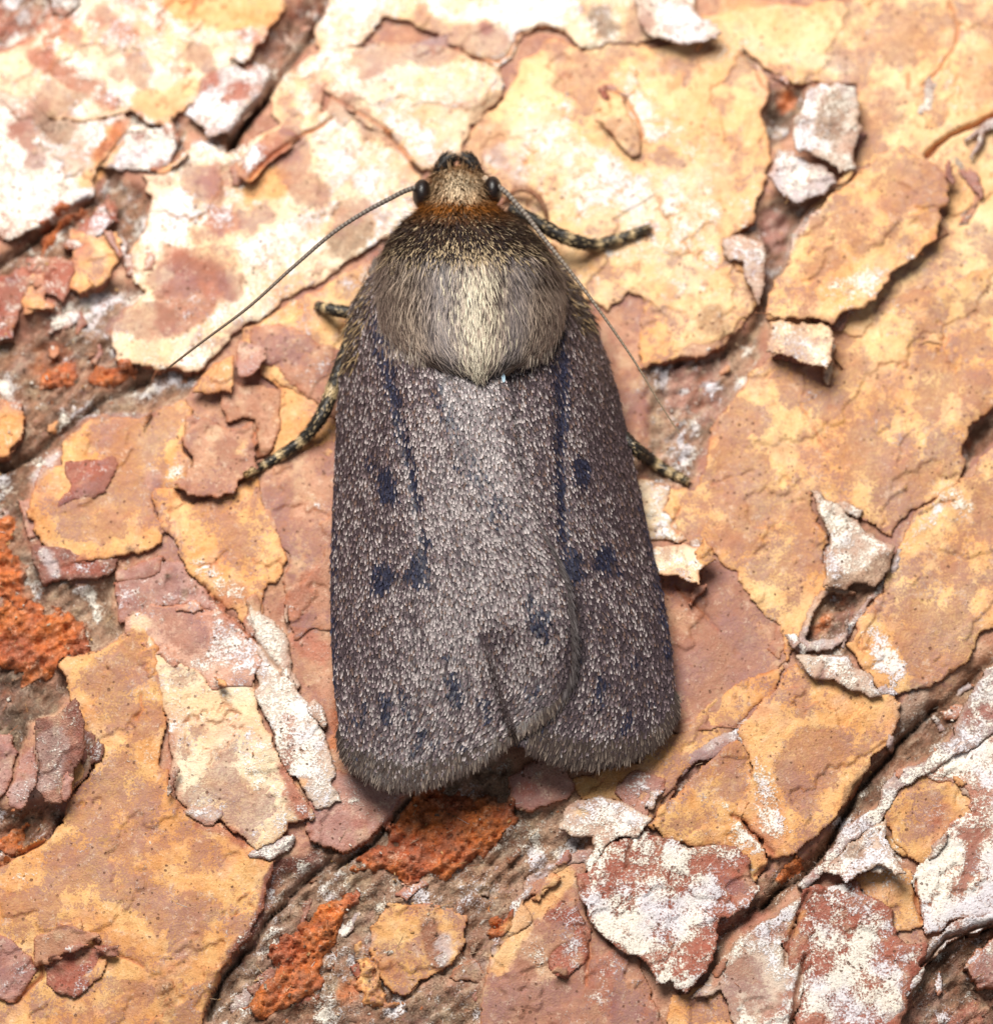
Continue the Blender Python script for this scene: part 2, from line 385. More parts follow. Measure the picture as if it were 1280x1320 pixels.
# plates and flakes:  tile palette layer opts : outline
PLATES = '''
A cream .42 : 300,-70 1080,-70 1090,20 1000,130 950,220 860,255 770,285 745,370 700,405 640,450 560,440 500,390 440,400 350,440 230,470 150,430 60,360 -70,320 -70,250 60,175 160,115 250,60
A greyw .55 : 170,-70 300,-70 290,20 240,60 200,40
A white .50 : -70,340 110,375 190,450 300,470 380,450 460,450 490,480 430,560 370,640 350,740 260,785 200,825 90,880 50,890 -70,860
A lilac .55 lift=1,.5,.25 : 770,285 900,250 1010,245 1045,300 1005,380 940,450 870,520 790,525 720,450 700,415 750,370
A lilac .32 : 440,490 640,480 685,530 650,620 560,655 380,655 358,620 400,560
A cream .40 : 1480,190 1280,190 1170,240 1060,330 1035,420 1065,480 950,545 925,600 870,580 780,540 720,570 680,630 560,670 590,760 560,880 500,960 530,1080 570,1130 480,1180 430,1230 450,1380 560,1420 740,1420 850,1340 920,1250 1000,1210 1150,1110 1280,1040 1420,940 1600,830 1620,680 1580,600 1500,500 1390,430 1280,360 1180,480 1240,330
A brown .55 lift=-.4,.7,.3 : 1085,470 1160,500 1080,580 960,700 920,680 920,620 990,560
A red .30 : 250,930 300,870 370,780 420,760 420,830 370,900 300,950
A lilac .25 : 370,900 440,890 490,920 470,970 430,940
A orange .50 : 280,950 330,925 410,925 450,950 440,1010 380,1080 310,1110 270,1060
A red .42 : 0,1050 80,1010 180,990 280,1010 270,1090 230,1150 170,1100 90,1060 60,1180 40,1290 -60,1290 -60,1080
A orange .55 : 75,1060 110,1050 175,1090 160,1170 100,1190
A red .35 : 480,980 540,950 570,1000 540,1060 490,1060
A tan .34 : 960,1270 1070,1200 1200,1120 1330,1060 1430,1000 1420,1420 1290,1560 1090,1480 1000,1400 930,1330
A brown .48 : 960,1280 1060,1240 1200,1280 1230,1330 1120,1360 1040,1400 970,1380
B cream .44 : 40,-70 1400,-70 1400,120 1280,150 1180,160 1080,150 975,185 900,118 800,100 720,130 690,200 640,232 560,210 480,180 400,110 330,60 210,50 150,120 60,190 -30,230 -60,120
B cream .50 : 0,250 170,175 330,150 480,185 640,240 680,330 640,385 540,480 500,560 430,600 370,645 310,600 230,500 120,430 0,350 -60,320
B peach .38 : 690,330 720,235 850,150 975,190 1080,160 1180,168 1280,160 1480,90 1560,150 1665,290 1690,345 1650,420 1655,500 1690,570 1670,680 1650,760 1590,860 1500,900 1520,990 1590,1010 1600,1100 1630,1180 1500,1310 1330,1340 1280,1200 1150,1100 1080,1160 960,1130 800,900 700,760 560,640 500,590 560,500 640,400
B peach .34 : 1400,60 2700,-80 2700,1200 2500,1280 2300,1320 2000,1300 1680,1230 1700,1110 1780,1000 1800,880 1860,790 1960,690 2020,640 2050,420 2030,320 1870,300 1730,290 1670,260 1600,180 1500,130
B peach .55 lift=-.3,-.2,.12 : 1010,462 1070,440 1060,345 1110,360 1170,430 1195,490 1200,570 1150,590 1090,540
C white .85 lift=.8,.6,.35 : -120,-70 60,-70 140,40 200,80 240,125 180,155 90,165 -20,145 -60,60
C white .95 lift=-1,.2,.5 : 565,330 605,310 760,320 775,420 750,560 735,650 690,670 620,612 520,580 500,520 555,400
C lilac .75 lift=-.2,1,.3 : 450,570 540,585 620,622 680,690 640,740 540,780 470,740 410,680
C white .62 lift=.6,-.4,.3 : 230,910 320,890 410,930 405,1050 370,1175 330,1080 320,1010 250,980
C tan .30 : -60,1130 150,1120 300,1010 335,1060 350,1160 330,1230 230,1330 -60,1400
C tan .72 lift=.5,.8,.3 : 590,800 690,715 760,650 850,575 950,560 1050,605 1112,650 1110,760 1080,820 1045,900 1000,975 945,1015 890,1050 830,1130 740,1190 670,1240 560,1212 430,1218 405,1210 440,1090 510,1000 535,880
Z cream .95 lift=.4,1,.8 : 992,412 1038,408 1072,417 1075,437 1066,478 1048,474 1020,458 990,452
C peach .36 : 1030,330 1090,250 1150,100 1110,-70 1500,-70 1500,420 1280,450 1130,490 1060,560 1020,480 1010,380
C lilac .55 lift=1,-.3,.2 : 1140,530 1280,455 1340,430 1340,470 1260,500 1210,600 1190,590 1225,510
C greyw .40 : 1110,610 1140,600 1200,700 1215,760 1170,815 1115,780
E tan .34 : 430,60 640,20 700,-100 1400,-300 1400,240 1280,240 1170,300 1140,400 1140,520 1090,560 980,640 880,755 830,710 720,640 590,575 600,660 650,770 620,800 640,940 590,1040 500,1180 480,1210 460,1090 390,1000 280,870 200,790 110,760 70,720 20,640 40,560 130,560 165,470 245,285 330,165
E cream .30 : -200,520 40,550 25,640 75,720 110,760 -60,760 -200,700
E white .58 lift=-.8,.2,.2 : 590,575 720,645 880,755 925,775 860,900 815,935 720,940 640,950 625,830 650,770 605,660
E lilac .40 : 640,955 600,1050 560,1120 545,1160 600,1175 690,1150 735,1070 800,1000 815,945 860,900 925,780 940,800 880,910 820,965 805,1020 745,1080 705,1155 640,1195 560,1195 515,1155 585,1040
E tan .42 : 935,780 1000,650 1110,555 1180,520 1230,440 1400,380 1400,1020 1280,1110 1200,1150 1150,1230 1060,1330 900,1340 800,1290 720,1180 760,1085 815,1010 870,910
E white .52 lift=-.8,.6,.15 : 530,1205 640,1200 720,1190 800,1290 860,1360 800,1370 690,1320 600,1300 550,1260
E brown .18 : -120,880 60,900 150,940 200,795 285,870 395,1000 460,1095 480,1210 420,1320 380,1420 300,1480 -100,1480 -100,1280
E cream .75 lift=.2,1,.6 : -60,790 60,765 110,772 180,800 170,870 150,942 100,912 -60,850
H orange .50 : 660,0 780,22 865,35 905,85 900,160 880,250 800,300 740,420 660,540 560,600 490,650 440,660 400,590 340,540 290,505 350,430 352,380 322,200 330,160 400,85 490,0 540,-80 600,-30
H ochre .38 : 90,450 150,320 250,250 318,225 348,330 358,380 285,510 370,590 420,650 425,690 365,750 320,670 200,630 60,595 0,560 20,500
H ochre .25 : -40,130 60,200 200,90 320,20 480,-60 420,60 330,140 280,180 140,280 60,400 -60,560 -100,400
H lilac .40 : 320,165 325,205 240,260 160,305 90,360 120,290 200,230
G red .52 lift=-.2,1,.2 : 950,740 1000,690 1080,600 1190,585 1280,590 1480,620 1590,660 1610,740 1650,760 1610,860 1520,920 1480,1020 1410,1150 1360,1200 1320,1180 1280,1150 1230,1172 1165,1060 1080,1000 990,900
H lilac .62 : 525,775 640,690 715,560 850,450 900,365 1015,290 1125,200 1180,100 1240,-20 1330,-120 1360,60 1300,160 1180,250 1060,310 1000,350 930,410 880,480 860,520 720,610 650,710 560,790
H pinkw .48 : 1130,220 1250,130 1420,20 1420,880 1280,890 1150,910 1035,965 1010,905 985,700 1060,650 1115,535 1220,500 1210,420 1140,370 1060,380 1010,350
H ochre .34 : 865,510 930,415 1005,355 1060,380 1145,370 1215,420 1225,500 1120,530 1065,640 985,680 900,610
H white .62 lift=.5,.8,.55 : 640,725 720,605 865,525 870,600 940,690 955,720 905,748 850,712 780,730 712,755 690,740
H orange .15 : 700,770 850,710 960,730 1000,830 1015,915 880,985 860,880 790,800
H red .50 : 575,795 700,770 745,755 800,825 868,880 888,980 930,1000 1015,985 1005,1080 960,1180 880,1340 850,1400 520,1400 558,1050 490,1090 488,1010 530,905
H white .44 : 430,905 520,840 580,790 520,925 480,1020 490,1095 550,1060 505,1400 340,1400 240,1165 200,1195 130,1205 250,1055 330,975
H orange .22 : 60,1215 235,1170 330,1400 0,1400
H mauve .5 : 1200,1080 1260,1000 1400,960 1400,1130 1240,1170 1205,1140
H lilac .52 : 1000,1060 1030,1010 1150,920 1290,880 1400,850 1400,880 1290,910 1170,950 1060,1030 1010,1100 960,1200 900,1300 860,1400 840,1360 900,1240 960,1170
G mauve .35 : 700,360 800,300 870,310 930,380 895,440 780,485 715,440
G mauve .30 : -60,330 100,360 285,430 220,500 150,585 40,640 -60,600
G ochre .20 : 930,380 1100,330 1300,280 1340,400 1300,480 1230,540 1150,480 1050,440 980,440
G mauve .40 : 1120,400 1180,350 1280,370 1270,430 1190,510 1140,470
G white .46 lift=.6,.4,.15 : 860,545 940,470 1010,440 1110,450 1190,500 1235,535 1190,582 1085,602 1050,640 1000,790 980,700 1010,600 950,585
G brown .36 : 612,1045 700,980 765,930 720,870 825,770 925,685 985,690 955,755 1000,905 1085,1005 1165,1075 1235,1185 1280,1400 540,1400 590,1290 605,1180
G red .50 : 800,930 860,825 940,890 990,960 992,1060 930,1135 880,1110 810,1020
G lilac .50 : 690,950 700,880 780,770 840,700 960,650 1000,640 985,690 920,680 825,765 745,850 765,930 650,1040 620,1030
G ochre -.30 : 170,960 240,860 400,870 520,905 500,1000 430,1090 360,1140 270,1200 190,1130 158,1040
F ochre .40 : 230,-70 480,-180 520,-210 580,-180 620,0 640,100 600,280 590,300 600,330 640,330 660,420 740,510 850,560 940,620 1000,670 1050,690 1025,730 1005,850 965,975 885,1035 805,1150 775,1400 -70,1400 -70,690 60,652 180,592 245,530 240,470 345,370 375,300 330,150 300,40
D pinkw .52 : 480,1072 590,1018 740,1010 850,1060 935,1130 985,1160 1000,1230 975,1320 840,1320 760,1280 700,1240 610,1210 560,1130 500,1110
D cream .58 : 580,1140 620,1210 700,1240 780,1290 850,1330 960,1300 985,1340 1010,1460 1060,1600 1130,1700 1200,1800 1195,1830 1100,1840 1055,1930 995,1955 940,1880 845,1825 740,1820 690,1740 660,1640 648,1560 662,1480 640,1410 608,1320 590,1220
F white .46 : 975,-60 1060,-100 1130,0 1200,100 1270,260 1250,380 1285,470 1205,475 1145,370 1080,320 1040,200 1005,100
F darkred 1.0 lift=.5,-.6,.4 : 290,40 330,150 312,310 270,385 235,462 170,450 140,400 130,200 122,160 200,120
F darkred .7 : 310,180 360,200 366,290 330,350 280,385 300,300
F mauve .8 lift=-.5,.5,.2 : 128,230 136,400 92,490 32,490 20,440 60,270
F brown .58 lift=0,-1,.12 : 130,1000 140,960 240,922 310,955 385,1000 250,1032 150,1085
F red .50 : 178,1065 280,1012 435,1030 385,1060 335,1180 280,1212 182,1150
F mauve .55 : -60,950 50,1000 115,1065 160,1120 60,1222 -60,1200
F mauve .40 : -60,200 40,210 60,270 20,430 -60,450
D orange .45 : -60,230 70,245 82,330 32,440 -60,455
D ochre .42 : 340,300 440,290 540,318 610,262 700,222 722,290 700,380 735,470 700,545 640,542 580,590 592,680 640,705 620,760 520,812 440,830 300,820 150,770 108,640 130,560 150,500 240,470 250,400
D red .66 : 250,480 420,440 442,480 400,572 330,592 220,625 268,560
D darkred .48 : 128,780 200,788 330,830 445,842 430,882 300,912 170,922
D mauve .30 : 70,610 130,600 190,660 170,740 120,750
D brown .50 lift=-.2,1,.15 : 720,280 765,268 870,312 980,300 990,430 1000,480 900,550 880,577 740,590 650,562 705,540 735,480 700,380
D brown .42 : 850,200 910,150 1085,188 1072,370 1042,422 985,430 985,295 870,305
D mauve .62 lift=.7,.5,.2 : 910,-20 1010,5 1022,60 980,132 910,142 900,90
D ochre .56 lift=.8,.3,.15 : 730,190 800,90 890,55 902,150 890,202 830,190
D orange .32 : 1000,130 1040,20 1100,110 1200,220 1290,310 1340,420 1100,440 1045,420 1080,190
D brown .45 : 1080,40 1180,15 1290,40 1340,120 1330,330 1250,270 1190,205 1130,130
D orange .34 : 590,592 640,570 740,602 890,588 995,515 1012,640 1055,740 1105,825 1062,920 1000,960 985,1080 940,1110 900,1050 780,930 700,840 690,780 625,705
D brown .24 : 1000,515 1100,430 1290,400 1400,500 1400,1120 1180,1090 1125,1130 1085,950 1110,830 1055,740 1015,640
D mauve .28 : 450,930 560,872 640,848 705,850 800,980 945,1115 860,1060 740,1000 590,1012 475,1062
D white .48 : 965,1010 1040,1078 1100,1180 1140,1330 1060,1290 1000,1200 968,1080
'''

# granular crusts (same format)
CRUSTS = '''
G rust .22 : 100,690 220,600 300,540 340,420 450,390 600,440 690,540 610,650 430,742 240,722 120,720
G rust .18 : -80,900 40,840 110,800 100,880 40,960 -60,1000
F rust .20 : 950,1130 1050,1010 1200,930 1290,950 1240,1080 1150,1200 1000,1300 930,1260
D rust .24 : -60,1000 130,970 280,1010 335,1080 300,1180 230,1232 80,1292 -60,1290
D rust .20 : -60,650 40,655 50,760 110,900 90,970 -60,960
G rust .30 : 625,920 690,880 705,960 650,1010 622,980
D rust .14 : 150,90 260,60 300,120 240,180 150,165
D rust .14 : 360,80 460,70 520,110 440,150 370,130
A rust .10 : 120,900 260,800 330,770 300,830 220,880 150,920
H rust .14 : 460,740 480,700 540,675 555,720 500,760
G orange .22 : 60,1150 100,1030 160,1000 165,1100 200,1160 270,1205 230,1250 110,1260
F rust .18 : -60,600 50,560 110,560 60,610 -60,660
'''

# colour marks: kind amount tile : x,y,r chains  (S stain, W white bloom, other = tint; at top centre W and cream paint in bright light)
MARKS = '''
A red .8 : 130,215,32 290,300,46 430,385,30
A S .9 : 215,190,40 280,250,30
A S 1 : 730,160,28 770,215,46 800,250,28
A S .9 : 520,250,34 550,300,26
A S .8 : 270,135,24 330,180,16
A S .9 : 410,70,26
A S .9 : 400,285,20 460,300,16
A W .9 : 180,160,40 230,200,30 330,280,36 440,350,30
A W .9 : 600,30,40 700,110,46 900,80,70
A orange .9 : 700,10,60 850,40,70 1000,20,90
A orange .7 : 560,390,50 640,410,60 720,330,40
A orange .5 : 700,60,30
A red .9 : 820,300,34 790,320,22
A red .9 : 920,340,36 880,370,24
A S 1 : 200,380,40 150,430,40 190,400,50
A S .7 : 110,560,36 130,600,36 90,490,24
A umber .6 : 150,440,30 230,510,44 250,490,30
A orange .8 : 440,500,26 420,570,26 330,700,30
A S .9 : 130,770,30
A W 1 : 40,620,60 60,780,70 180,720,60
A rust .9 : 470,470,22 430,540,16 390,600,14
A W .9 : 620,530,44
A red .6 : 600,630,26
A W .8 : 790,590,60 880,600,30
A S .8 : 780,690,70 850,680,40
A umber .5 : 760,700,12 765,790,10
A umber .5 : 850,650,12 840,760,12
A W 1 : 680,850,110 600,900,70
A W .9 : 900,900,90 1000,950,110 1130,900,90
A W .9 : 980,790,34
A S 1 : 960,850,50 1020,820,36
A red .75 : 700,1010,60 780,1080,90 700,1160,100 660,1230,60
A red .6 : 650,980,40 850,1120,50
A S .9 : 620,1070,60 840,1010,80 880,1100,50
A S .9 : 740,900,20 850,900,16
A W .8 : 540,1170,50 500,1290,60
A S 1 : 470,1240,40 600,1240,60
A orange .9 : 980,720,50 1060,700,60
A S 1 : 1100,400,36 1120,500,30 1170,430,20
A S 1 : 1130,640,70 1150,560,40 1200,720,60
A S 1 : 1230,360,30 1280,420,36
A W .8 : 1190,400,50 1240,600,60
A W .9 : 960,610,50
B W .9 : 700,30,70 850,40,60 580,60,40
B red .8 : 605,110,26
B S .9 : 350,70,36 440,140,40 600,150,60 650,170,40
B S 1 : 130,250,30 230,210,40 360,210,50 480,220,36
B S .6 : 780,170,30 870,180,30
B greyw .9 : 1040,60,50 1060,110,40
B S .8 : 1200,70,50 1150,120,40
B S .8 : 940,250,40 960,330,40 1020,390,30
B S .5 : 880,450,26
B S .8 : 60,400,34 140,470,34 220,560,40
B umber .5 : 560,450,24 640,370,26
B W .7 : 300,330,70 440,320,70 560,260,50
B W .9 : 180,640,70 90,640,70 60,560,50
B S .7 : 60,870,60 120,800,30
B fib .8 : 40,930,60 130,880,40
B S .6 : 540,530,20 600,480,16 650,580,40
B lilac .7 : 660,600,60 720,660,50
B W .8 : 800,540,70 900,520,60 1000,700,100 1160,780,110 1250,860,80
B W .6 : 760,420,50 900,400,40
B W .55 : 1150,300,60 1240,480,60
B cream .6 : 800,560,120 1000,720,150 1180,860,150
C cream .5 : 60,760,160 100,980,120
B S .4 : 980,620,24
B S .4 : 860,690,22
B brown .7 : 1100,470,40 1150,520,40
B S .6 : 1010,880,40 1080,860,40
B S .5 : 1180,600,40
B S .6 : 1090,1040,40 1060,1000,26
B rust .5 : 1030,1230,24
B W .5 : 1120,960,50
C W .9 : 60,60,70 150,100,50
C orange .5 : 280,20,60 420,60,40
C tan .6 : 300,380,60
C S .9 : 240,390,30
C S .9 : 300,530,30 320,580,24
C S .9 : 20,600,46 80,620,24
C rust .5 : 40,320,20 80,290,14
C rust .9 : 490,390,40
C S .35 : 900,200,40 1000,180,60
C brown .35 : 1230,230,60 1220,350,60
C S .7 : 740,240,30 600,250,30
C cream .6 : 740,260,30 330,180,26 400,240,20
C W .5 : 60,860,80 150,960,60
C S .7 : 60,1000,24 120,1040,20
C S 1 : 930,650,40 920,720,46 900,800,36 940,680,50
C S .9 : 1060,700,24 1040,830,26
C S .7 : 760,850,50 780,900,30 620,880,30
C S .7 : 590,1060,26 640,1000,24 600,1100,20
C W .6 : 690,1150,90 800,1080,60
C umber .5 : 200,1230,60
C mauve .8 : 430,860,60 440,920,50
C lilac .9 : 590,800,12 520,910,12 495,980,12
C S .7 : 1090,1200,36 1060,1240,24
C W .9 : 500,610,40 560,680,50
C fib .6 : 680,390,50 650,480,50
C lilac .6 : 720,340,36
E S .9 : 765,80,44
E S .9 : 680,220,46 650,280,30 720,260,30
E S .7 : 800,370,40 830,460,50 760,320,30
E S .9 : 1030,260,44 1070,330,30
E S .9 : 1070,400,40 1040,440,20
E S .7 : 1200,180,70 1100,130,40
E S .95 : 980,520,60 920,530,40 880,580,30
E S .9 : 850,610,36 930,640,50 1000,600,30
E S .9 : 700,540,14 730,570,14
E S 1 : 290,440,60 360,500,70 280,560,70 330,640,70
E S .62 : 420,650,110 520,700,80 350,760,80 450,860,80
E S .9 : 590,840,30
E S .9 : 250,320,36 310,270,34
E orange .5 : 480,265,16
E orange .4 : 900,240,20
E orange .5 : 560,1050,40 600,930,50
E W .9 : 620,620,24 700,720,44 660,830,40
E umber .8 : 720,980,34 700,1000,30
E rust .9 : 720,985,20
E rust .9 : 640,1080,30 600,1110,20
E dark .8 : 580,1120,16
E fib .8 : 870,850,40 780,930,40 680,920,30
E W .5 : 1180,650,46 1120,560,40 960,760,30
E red .5 : 1110,620,22
E S .9 : 960,870,32
E S .9 : 1140,860,22
E S .9 : 1160,960,30 1130,1020,24
E S .9 : 1250,600,40 1270,680,40
E S .9 : 1100,1090,60 1180,1090,40 930,1170,60 1000,1180,50
E W .9 : 820,1120,40 880,1230,50 900,1300,40
E W 1 : 600,1230,40 680,1250,50
E S .9 : 620,1260,24
E mauve .6 : 160,100,90 100,220,80 190,260,50
E fib .5 : 60,330,60
E S .7 : 180,990,60 280,1090,70 120,1160,70
E red .35 : 60,930,40 160,1060,24
E W .9 : 130,860,30
H S .9 : 540,40,40 560,90,30
H S 1 : 560,240,60 680,250,50 620,330,70 500,340,50 560,440,60
H S .8 : 820,200,30 760,260,24
H orange .8 : 540,320,24 590,350,22
H W .85 : 370,300,26 390,400,40 450,550,50
H S .9 : 80,320,60 200,310,60 270,300,40 290,420,40
H S .6 : 60,240,50 200,160,50
H W .8 : 250,470,16 330,600,30 390,640,30
H W 1 : 20,930,30 120,870,44 190,800,56 215,760,46
H W .9 : 40,630,40 70,680,40
H S .7 : 250,720,40 300,800,40
H red .8 : 130,690,40 280,700,40
H red .9 : 90,1080,60 200,980,40 260,860,30
H W 1 : 1230,240,50 1160,310,40 1270,330,30
H W 1 : 1060,740,46 1150,650,40
H W .9 : 1060,860,56 1170,840,50 1230,760,50 1270,700,50
H W .9 : 1260,500,40 1270,570,30
H red .7 : 1200,130,30 1280,120,26
H S 1 : 1180,600,30 1240,560,30 1150,800,20
H red .5 : 1240,430,30 1200,640,24
H red .7 : 1060,500,36 1090,480,20
H S .9 : 960,600,50 1020,560,40
H W .8 : 870,650,46 820,640,30
H umber .5 : 750,650,30
H W .95 : 740,850,60 720,820,40
H W .95 : 820,960,60 790,1060,50 700,1150,60 620,1230,60
H W .6 : 860,1030,40 780,1180,60 680,1260,60
H W .8 : 600,970,26 630,1000,26
H red .8 : 620,1070,50
H orange .6 : 510,960,16 560,880,12
H red .6 : 470,960,30 420,1000,20
H W .8 : 350,1000,50 430,1100,70 460,1250,60
H S .9 : 340,1120,70 390,1220,60
H rust .6 : 220,1140,20
H W .9 : 960,1050,40 930,1130,30 870,1220,30
H S .8 : 250,1230,60 160,1260,60
H greyw .7 : 1000,60,50 960,150,50
H dark .6 : 700,500,24 790,360,24 850,290,20
H dark .6 : 440,790,20 390,860,20
G red .5 : 110,550,26
G W .5 : 100,450,50 40,400,40
G W .95 : 1040,490,40 1120,520,44 1140,570,30
G W 1 : 1050,870,40 1100,930,50 1180,1000,60 1230,850,40
G red .8 : 1200,700,60 1100,700,40
G red .6 : 760,400,30
G W .5 : 800,570,30 760,620,30
G cream .9 : 970,500,22
G S .7 : 720,1120,90 850,1200,80 650,1250,60
G tan .8 : 900,740,40 780,860,40 650,1090,40
G W .6 : 800,1060,40 820,1100,30
G red .6 : 1040,1140,50 1050,1230,40
G S .6 : 1130,1250,60
G darkred .8 : 380,930,36 400,1010,40 400,1080,24
G lilac .8 : 450,980,24 430,1060,20
G red .5 : 230,1100,30
G lilac .6 : 150,980,16 90,1060,14
G rust .7 : 80,1180,40
G fib .5 : 600,350,60 650,420,60
G lilac .5 : 620,1080,14 560,1080,14
F S .95 : 420,420,60 360,520,60 440,330,40
F S .95 : 250,680,60 220,760,50 330,720,40
F S .95 : 520,540,50 480,640,50 600,600,40
F S .95 : 560,820,60 620,900,50 760,860,60 700,980,60
F S .8 : 540,200,60 580,120,40 500,140,40
F S .95 : 150,850,60 60,880,50
F S .95 : 800,680,60 720,560,40
F W .35 : 560,280,50
F W 1 : 585,612,10
F W .6 : 60,740,20
F umber .4 : 400,610,24
F S .95 : 750,300,46 900,420,50 780,200,40
F S .95 : 1000,470,50 930,520,50
F W .4 : 720,100,60 900,120,60 700,380,40
F red .9 : 1085,330,20 1140,450,34 1160,510,36
F red .8 : 760,530,18 830,560,26 930,600,22
F red .6 : 670,200,14 650,330,14 700,460,14
F darkred 1 : 1210,680,34 1070,710,36 1020,790,26 990,930,26 890,1050,22
F W .6 : 1060,870,26 1080,820,16
F W .8 : 1060,80,50 1160,200,40 1200,330,40
F red .6 : 1110,160,30 1100,290,30
F orange .7 : 1160,380,20
F S .95 : 470,1060,40 540,1090,30
F W .25 : 440,1120,60 600,1220,60
F S .95 : 430,1160,40 570,1190,40
F umber .4 : 640,1180,40 640,1260,30
F W .5 : 90,1100,30
F rust .4 : 60,600,50
F lilac .5 : 210,240,60 180,370,40 70,420,40
F rust .5 : 30,60,30
D rust .5 : 200,90,80
D red .6 : 40,190,30 60,230,16
D lilac .8 : 30,170,20 80,260,14
D lilac .9 : 210,430,18 180,470,24 130,520,16
D lilac .7 : 420,290,10 540,300,10
D darkred .7 : 250,370,16 330,300,10 590,290,10
D greyw .5 : 480,210,40 420,230,30
D W .5 : 520,40,60
D S .9 : 520,390,60 460,430,50 620,300,40
D S .9 : 300,700,60 420,700,60 480,560,50 180,640,30
D W .9 : 690,490,30
D mauve .8 : 580,530,44
D S .8 : 380,640,40
D orange .6 : 660,430,20 690,330,16
D lilac .8 : 180,830,24 210,880,20
D red .9 : 260,870,30 380,860,30
D S .8 : 860,720,50 780,660,40 900,800,40
D W .7 : 760,850,40 860,930,40 930,1000,30
D red .5 : 900,970,50 840,1000,30
D W 1 : 880,1160,30 920,1210,50 960,1230,30
D cream .8 : 540,1080,34
D S .8 : 680,1080,50 740,1160,40
D S .9 : 420,1260,60 360,1300,60 500,1180,40
D W .9 : 1020,1080,30 1060,1170,24
D red .5 : 1130,1020,60 1200,900,40
D red .7 : 1160,1150,50 1230,1200,50
D W .3 : 1200,600,60
D orange .5 : 1100,300,40
D tan .7 : 920,400,20
D greyw .5 : 130,950,40 100,850,30
D dark .9 : 505,792,8
D dark .9 : 655,890,10
D dark .9 : 712,965,8
Z rust .8 : 432,905,7 436,940,8 430,965,6
Z W .5 : 425,985,12
'''

# fine open cracks: tile width depth : polyline
CRACKS = '''
H 11 .45 : 400,850 450,790 560,735 640,640 700,520 760,410 860,300 930,215 1060,80
A 13 .45 : 1230,50 1100,230 1010,380 930,470 880,560
A 11 .4 : -20,990 100,905 250,800 340,750
F 10 .4 : -20,695 60,655 180,585 240,500
F 11 .4 : 1270,670 1140,770 1040,880 960,1010 840,1130 790,1280
D 10 .35 : 0,480 110,420 260,300 400,190 560,130
C 10 .4 : 1030,590 1120,515 1200,480 1290,440
H 10 .4 : 1010,1080 1100,980 1280,920
G 9 .3 : 20,700 160,600 300,440
C 6 .12 : 1115,0 1150,90 1130,180 1085,250 1015,325
C 6 .12 : 310,190 360,230 400,320 430,350
C 7 .12 : 955,280 958,340
B 8 .16 : 480,180 560,212 640,234 690,200 720,130 800,100 900,118
B 8 .15 : 0,355 120,435 230,505 320,610 360,660
B 7 .12 : 1060,340 1130,370 1180,440 1198,520
A 8 .2 : 1280,450 1180,500 1085,570 960,690
E 6 .1 : 80,630 50,700 75,730
E 6 .1 : 60,930 140,1010 230,1105
E 5 .08 : 540,230 600,330 650,420
H 8 .15 : 285,505 340,550 400,620 435,650 425,700 370,745
H 8 .2 : 575,800 530,900 490,1010 490,1080
H 9 .25 : 558,1050 530,1180 510,1310
H 8 .2 : 985,760 990,840 1012,910
G 7 .15 : 1155,610 1135,720
G 7 .15 : 985,960 1000,1040 985,1110 990,1160
F 6 .12 : 440,1030 500,1060 550,1090
F 6 .12 : 540,40 545,100 525,140
D 7 .12 : 985,330 975,380 1000,440
D 7 .15 : 780,930 850,1020 940,1110 1000,1160 1080,1280
F 8 .15 : 150,1085 160,1120 60,1220
'''

def parse(txt, kind):
    out = []
    for ln in txt.strip().splitlines():
        h, b = ln.split(':')
        h = h.split()
        out.append((h, tp(h[0] if kind != 'm' else h[0], b.split())))
    return out

def to_mm(pts, z=0.0):
    a = np.array([p[:2] for p in pts])
    w = unproj(a[:, 0], a[:, 1], np.full(len(a), z))
    return w[:, :2]

GA = math.radians(44)            # grain direction of the bark
def hlow(x, y):
    a = x * math.cos(GA) + y * math.sin(GA); b = -x * math.sin(GA) + y * math.cos(GA)
    return 0.34 * fbm(a * 0.07 + 3.1, b * 0.14, 5, 3) + 0.10 * fbm(a * 0.22, b * 0.5, 9, 3)

PXMM = 640.0 / HALF
MK = []
for h, pts in parse(MARKS, 'm'):
    MK.append((h[1], float(h[2]), [(p[0], p[1], p[2]) for p in pts]))
CR = [(float(h[1]) / SC / PXMM, float(h[2]), to_mm(p, 0.3)) for h, p in parse(CRACKS, 'c')]
FU = [(h[1], float(h[2]), to_mm(p, 0.0)) for h, p in parse(FURROWS, 'f')]

def crack_field(x, y):
    dz = np.zeros_like(x); tint = np.zeros_like(x)
    wx = x + 0.10 * fbm(x * 1.5, y * 1.5, 71, 3); wy = y + 0.10 * fbm(x * 1.5, y * 1.5, 72, 3)
    for w, dep, pts in CR:
        lo = pts.min(0) - 0.6; hi = pts.max(0) + 0.6
        m = (x > lo[0]) & (x < hi[0]) & (y > lo[1]) & (y < hi[1])
        if not m.any(): continue
        d = seg_dist(wx[m], wy[m], pts, False)
        g = np.exp(-(d / (w * 0.9)) ** 2)
        dz[m] = np.maximum(dz[m], dep * g); tint[m] = np.maximum(tint[m], g)
    return dz, tint

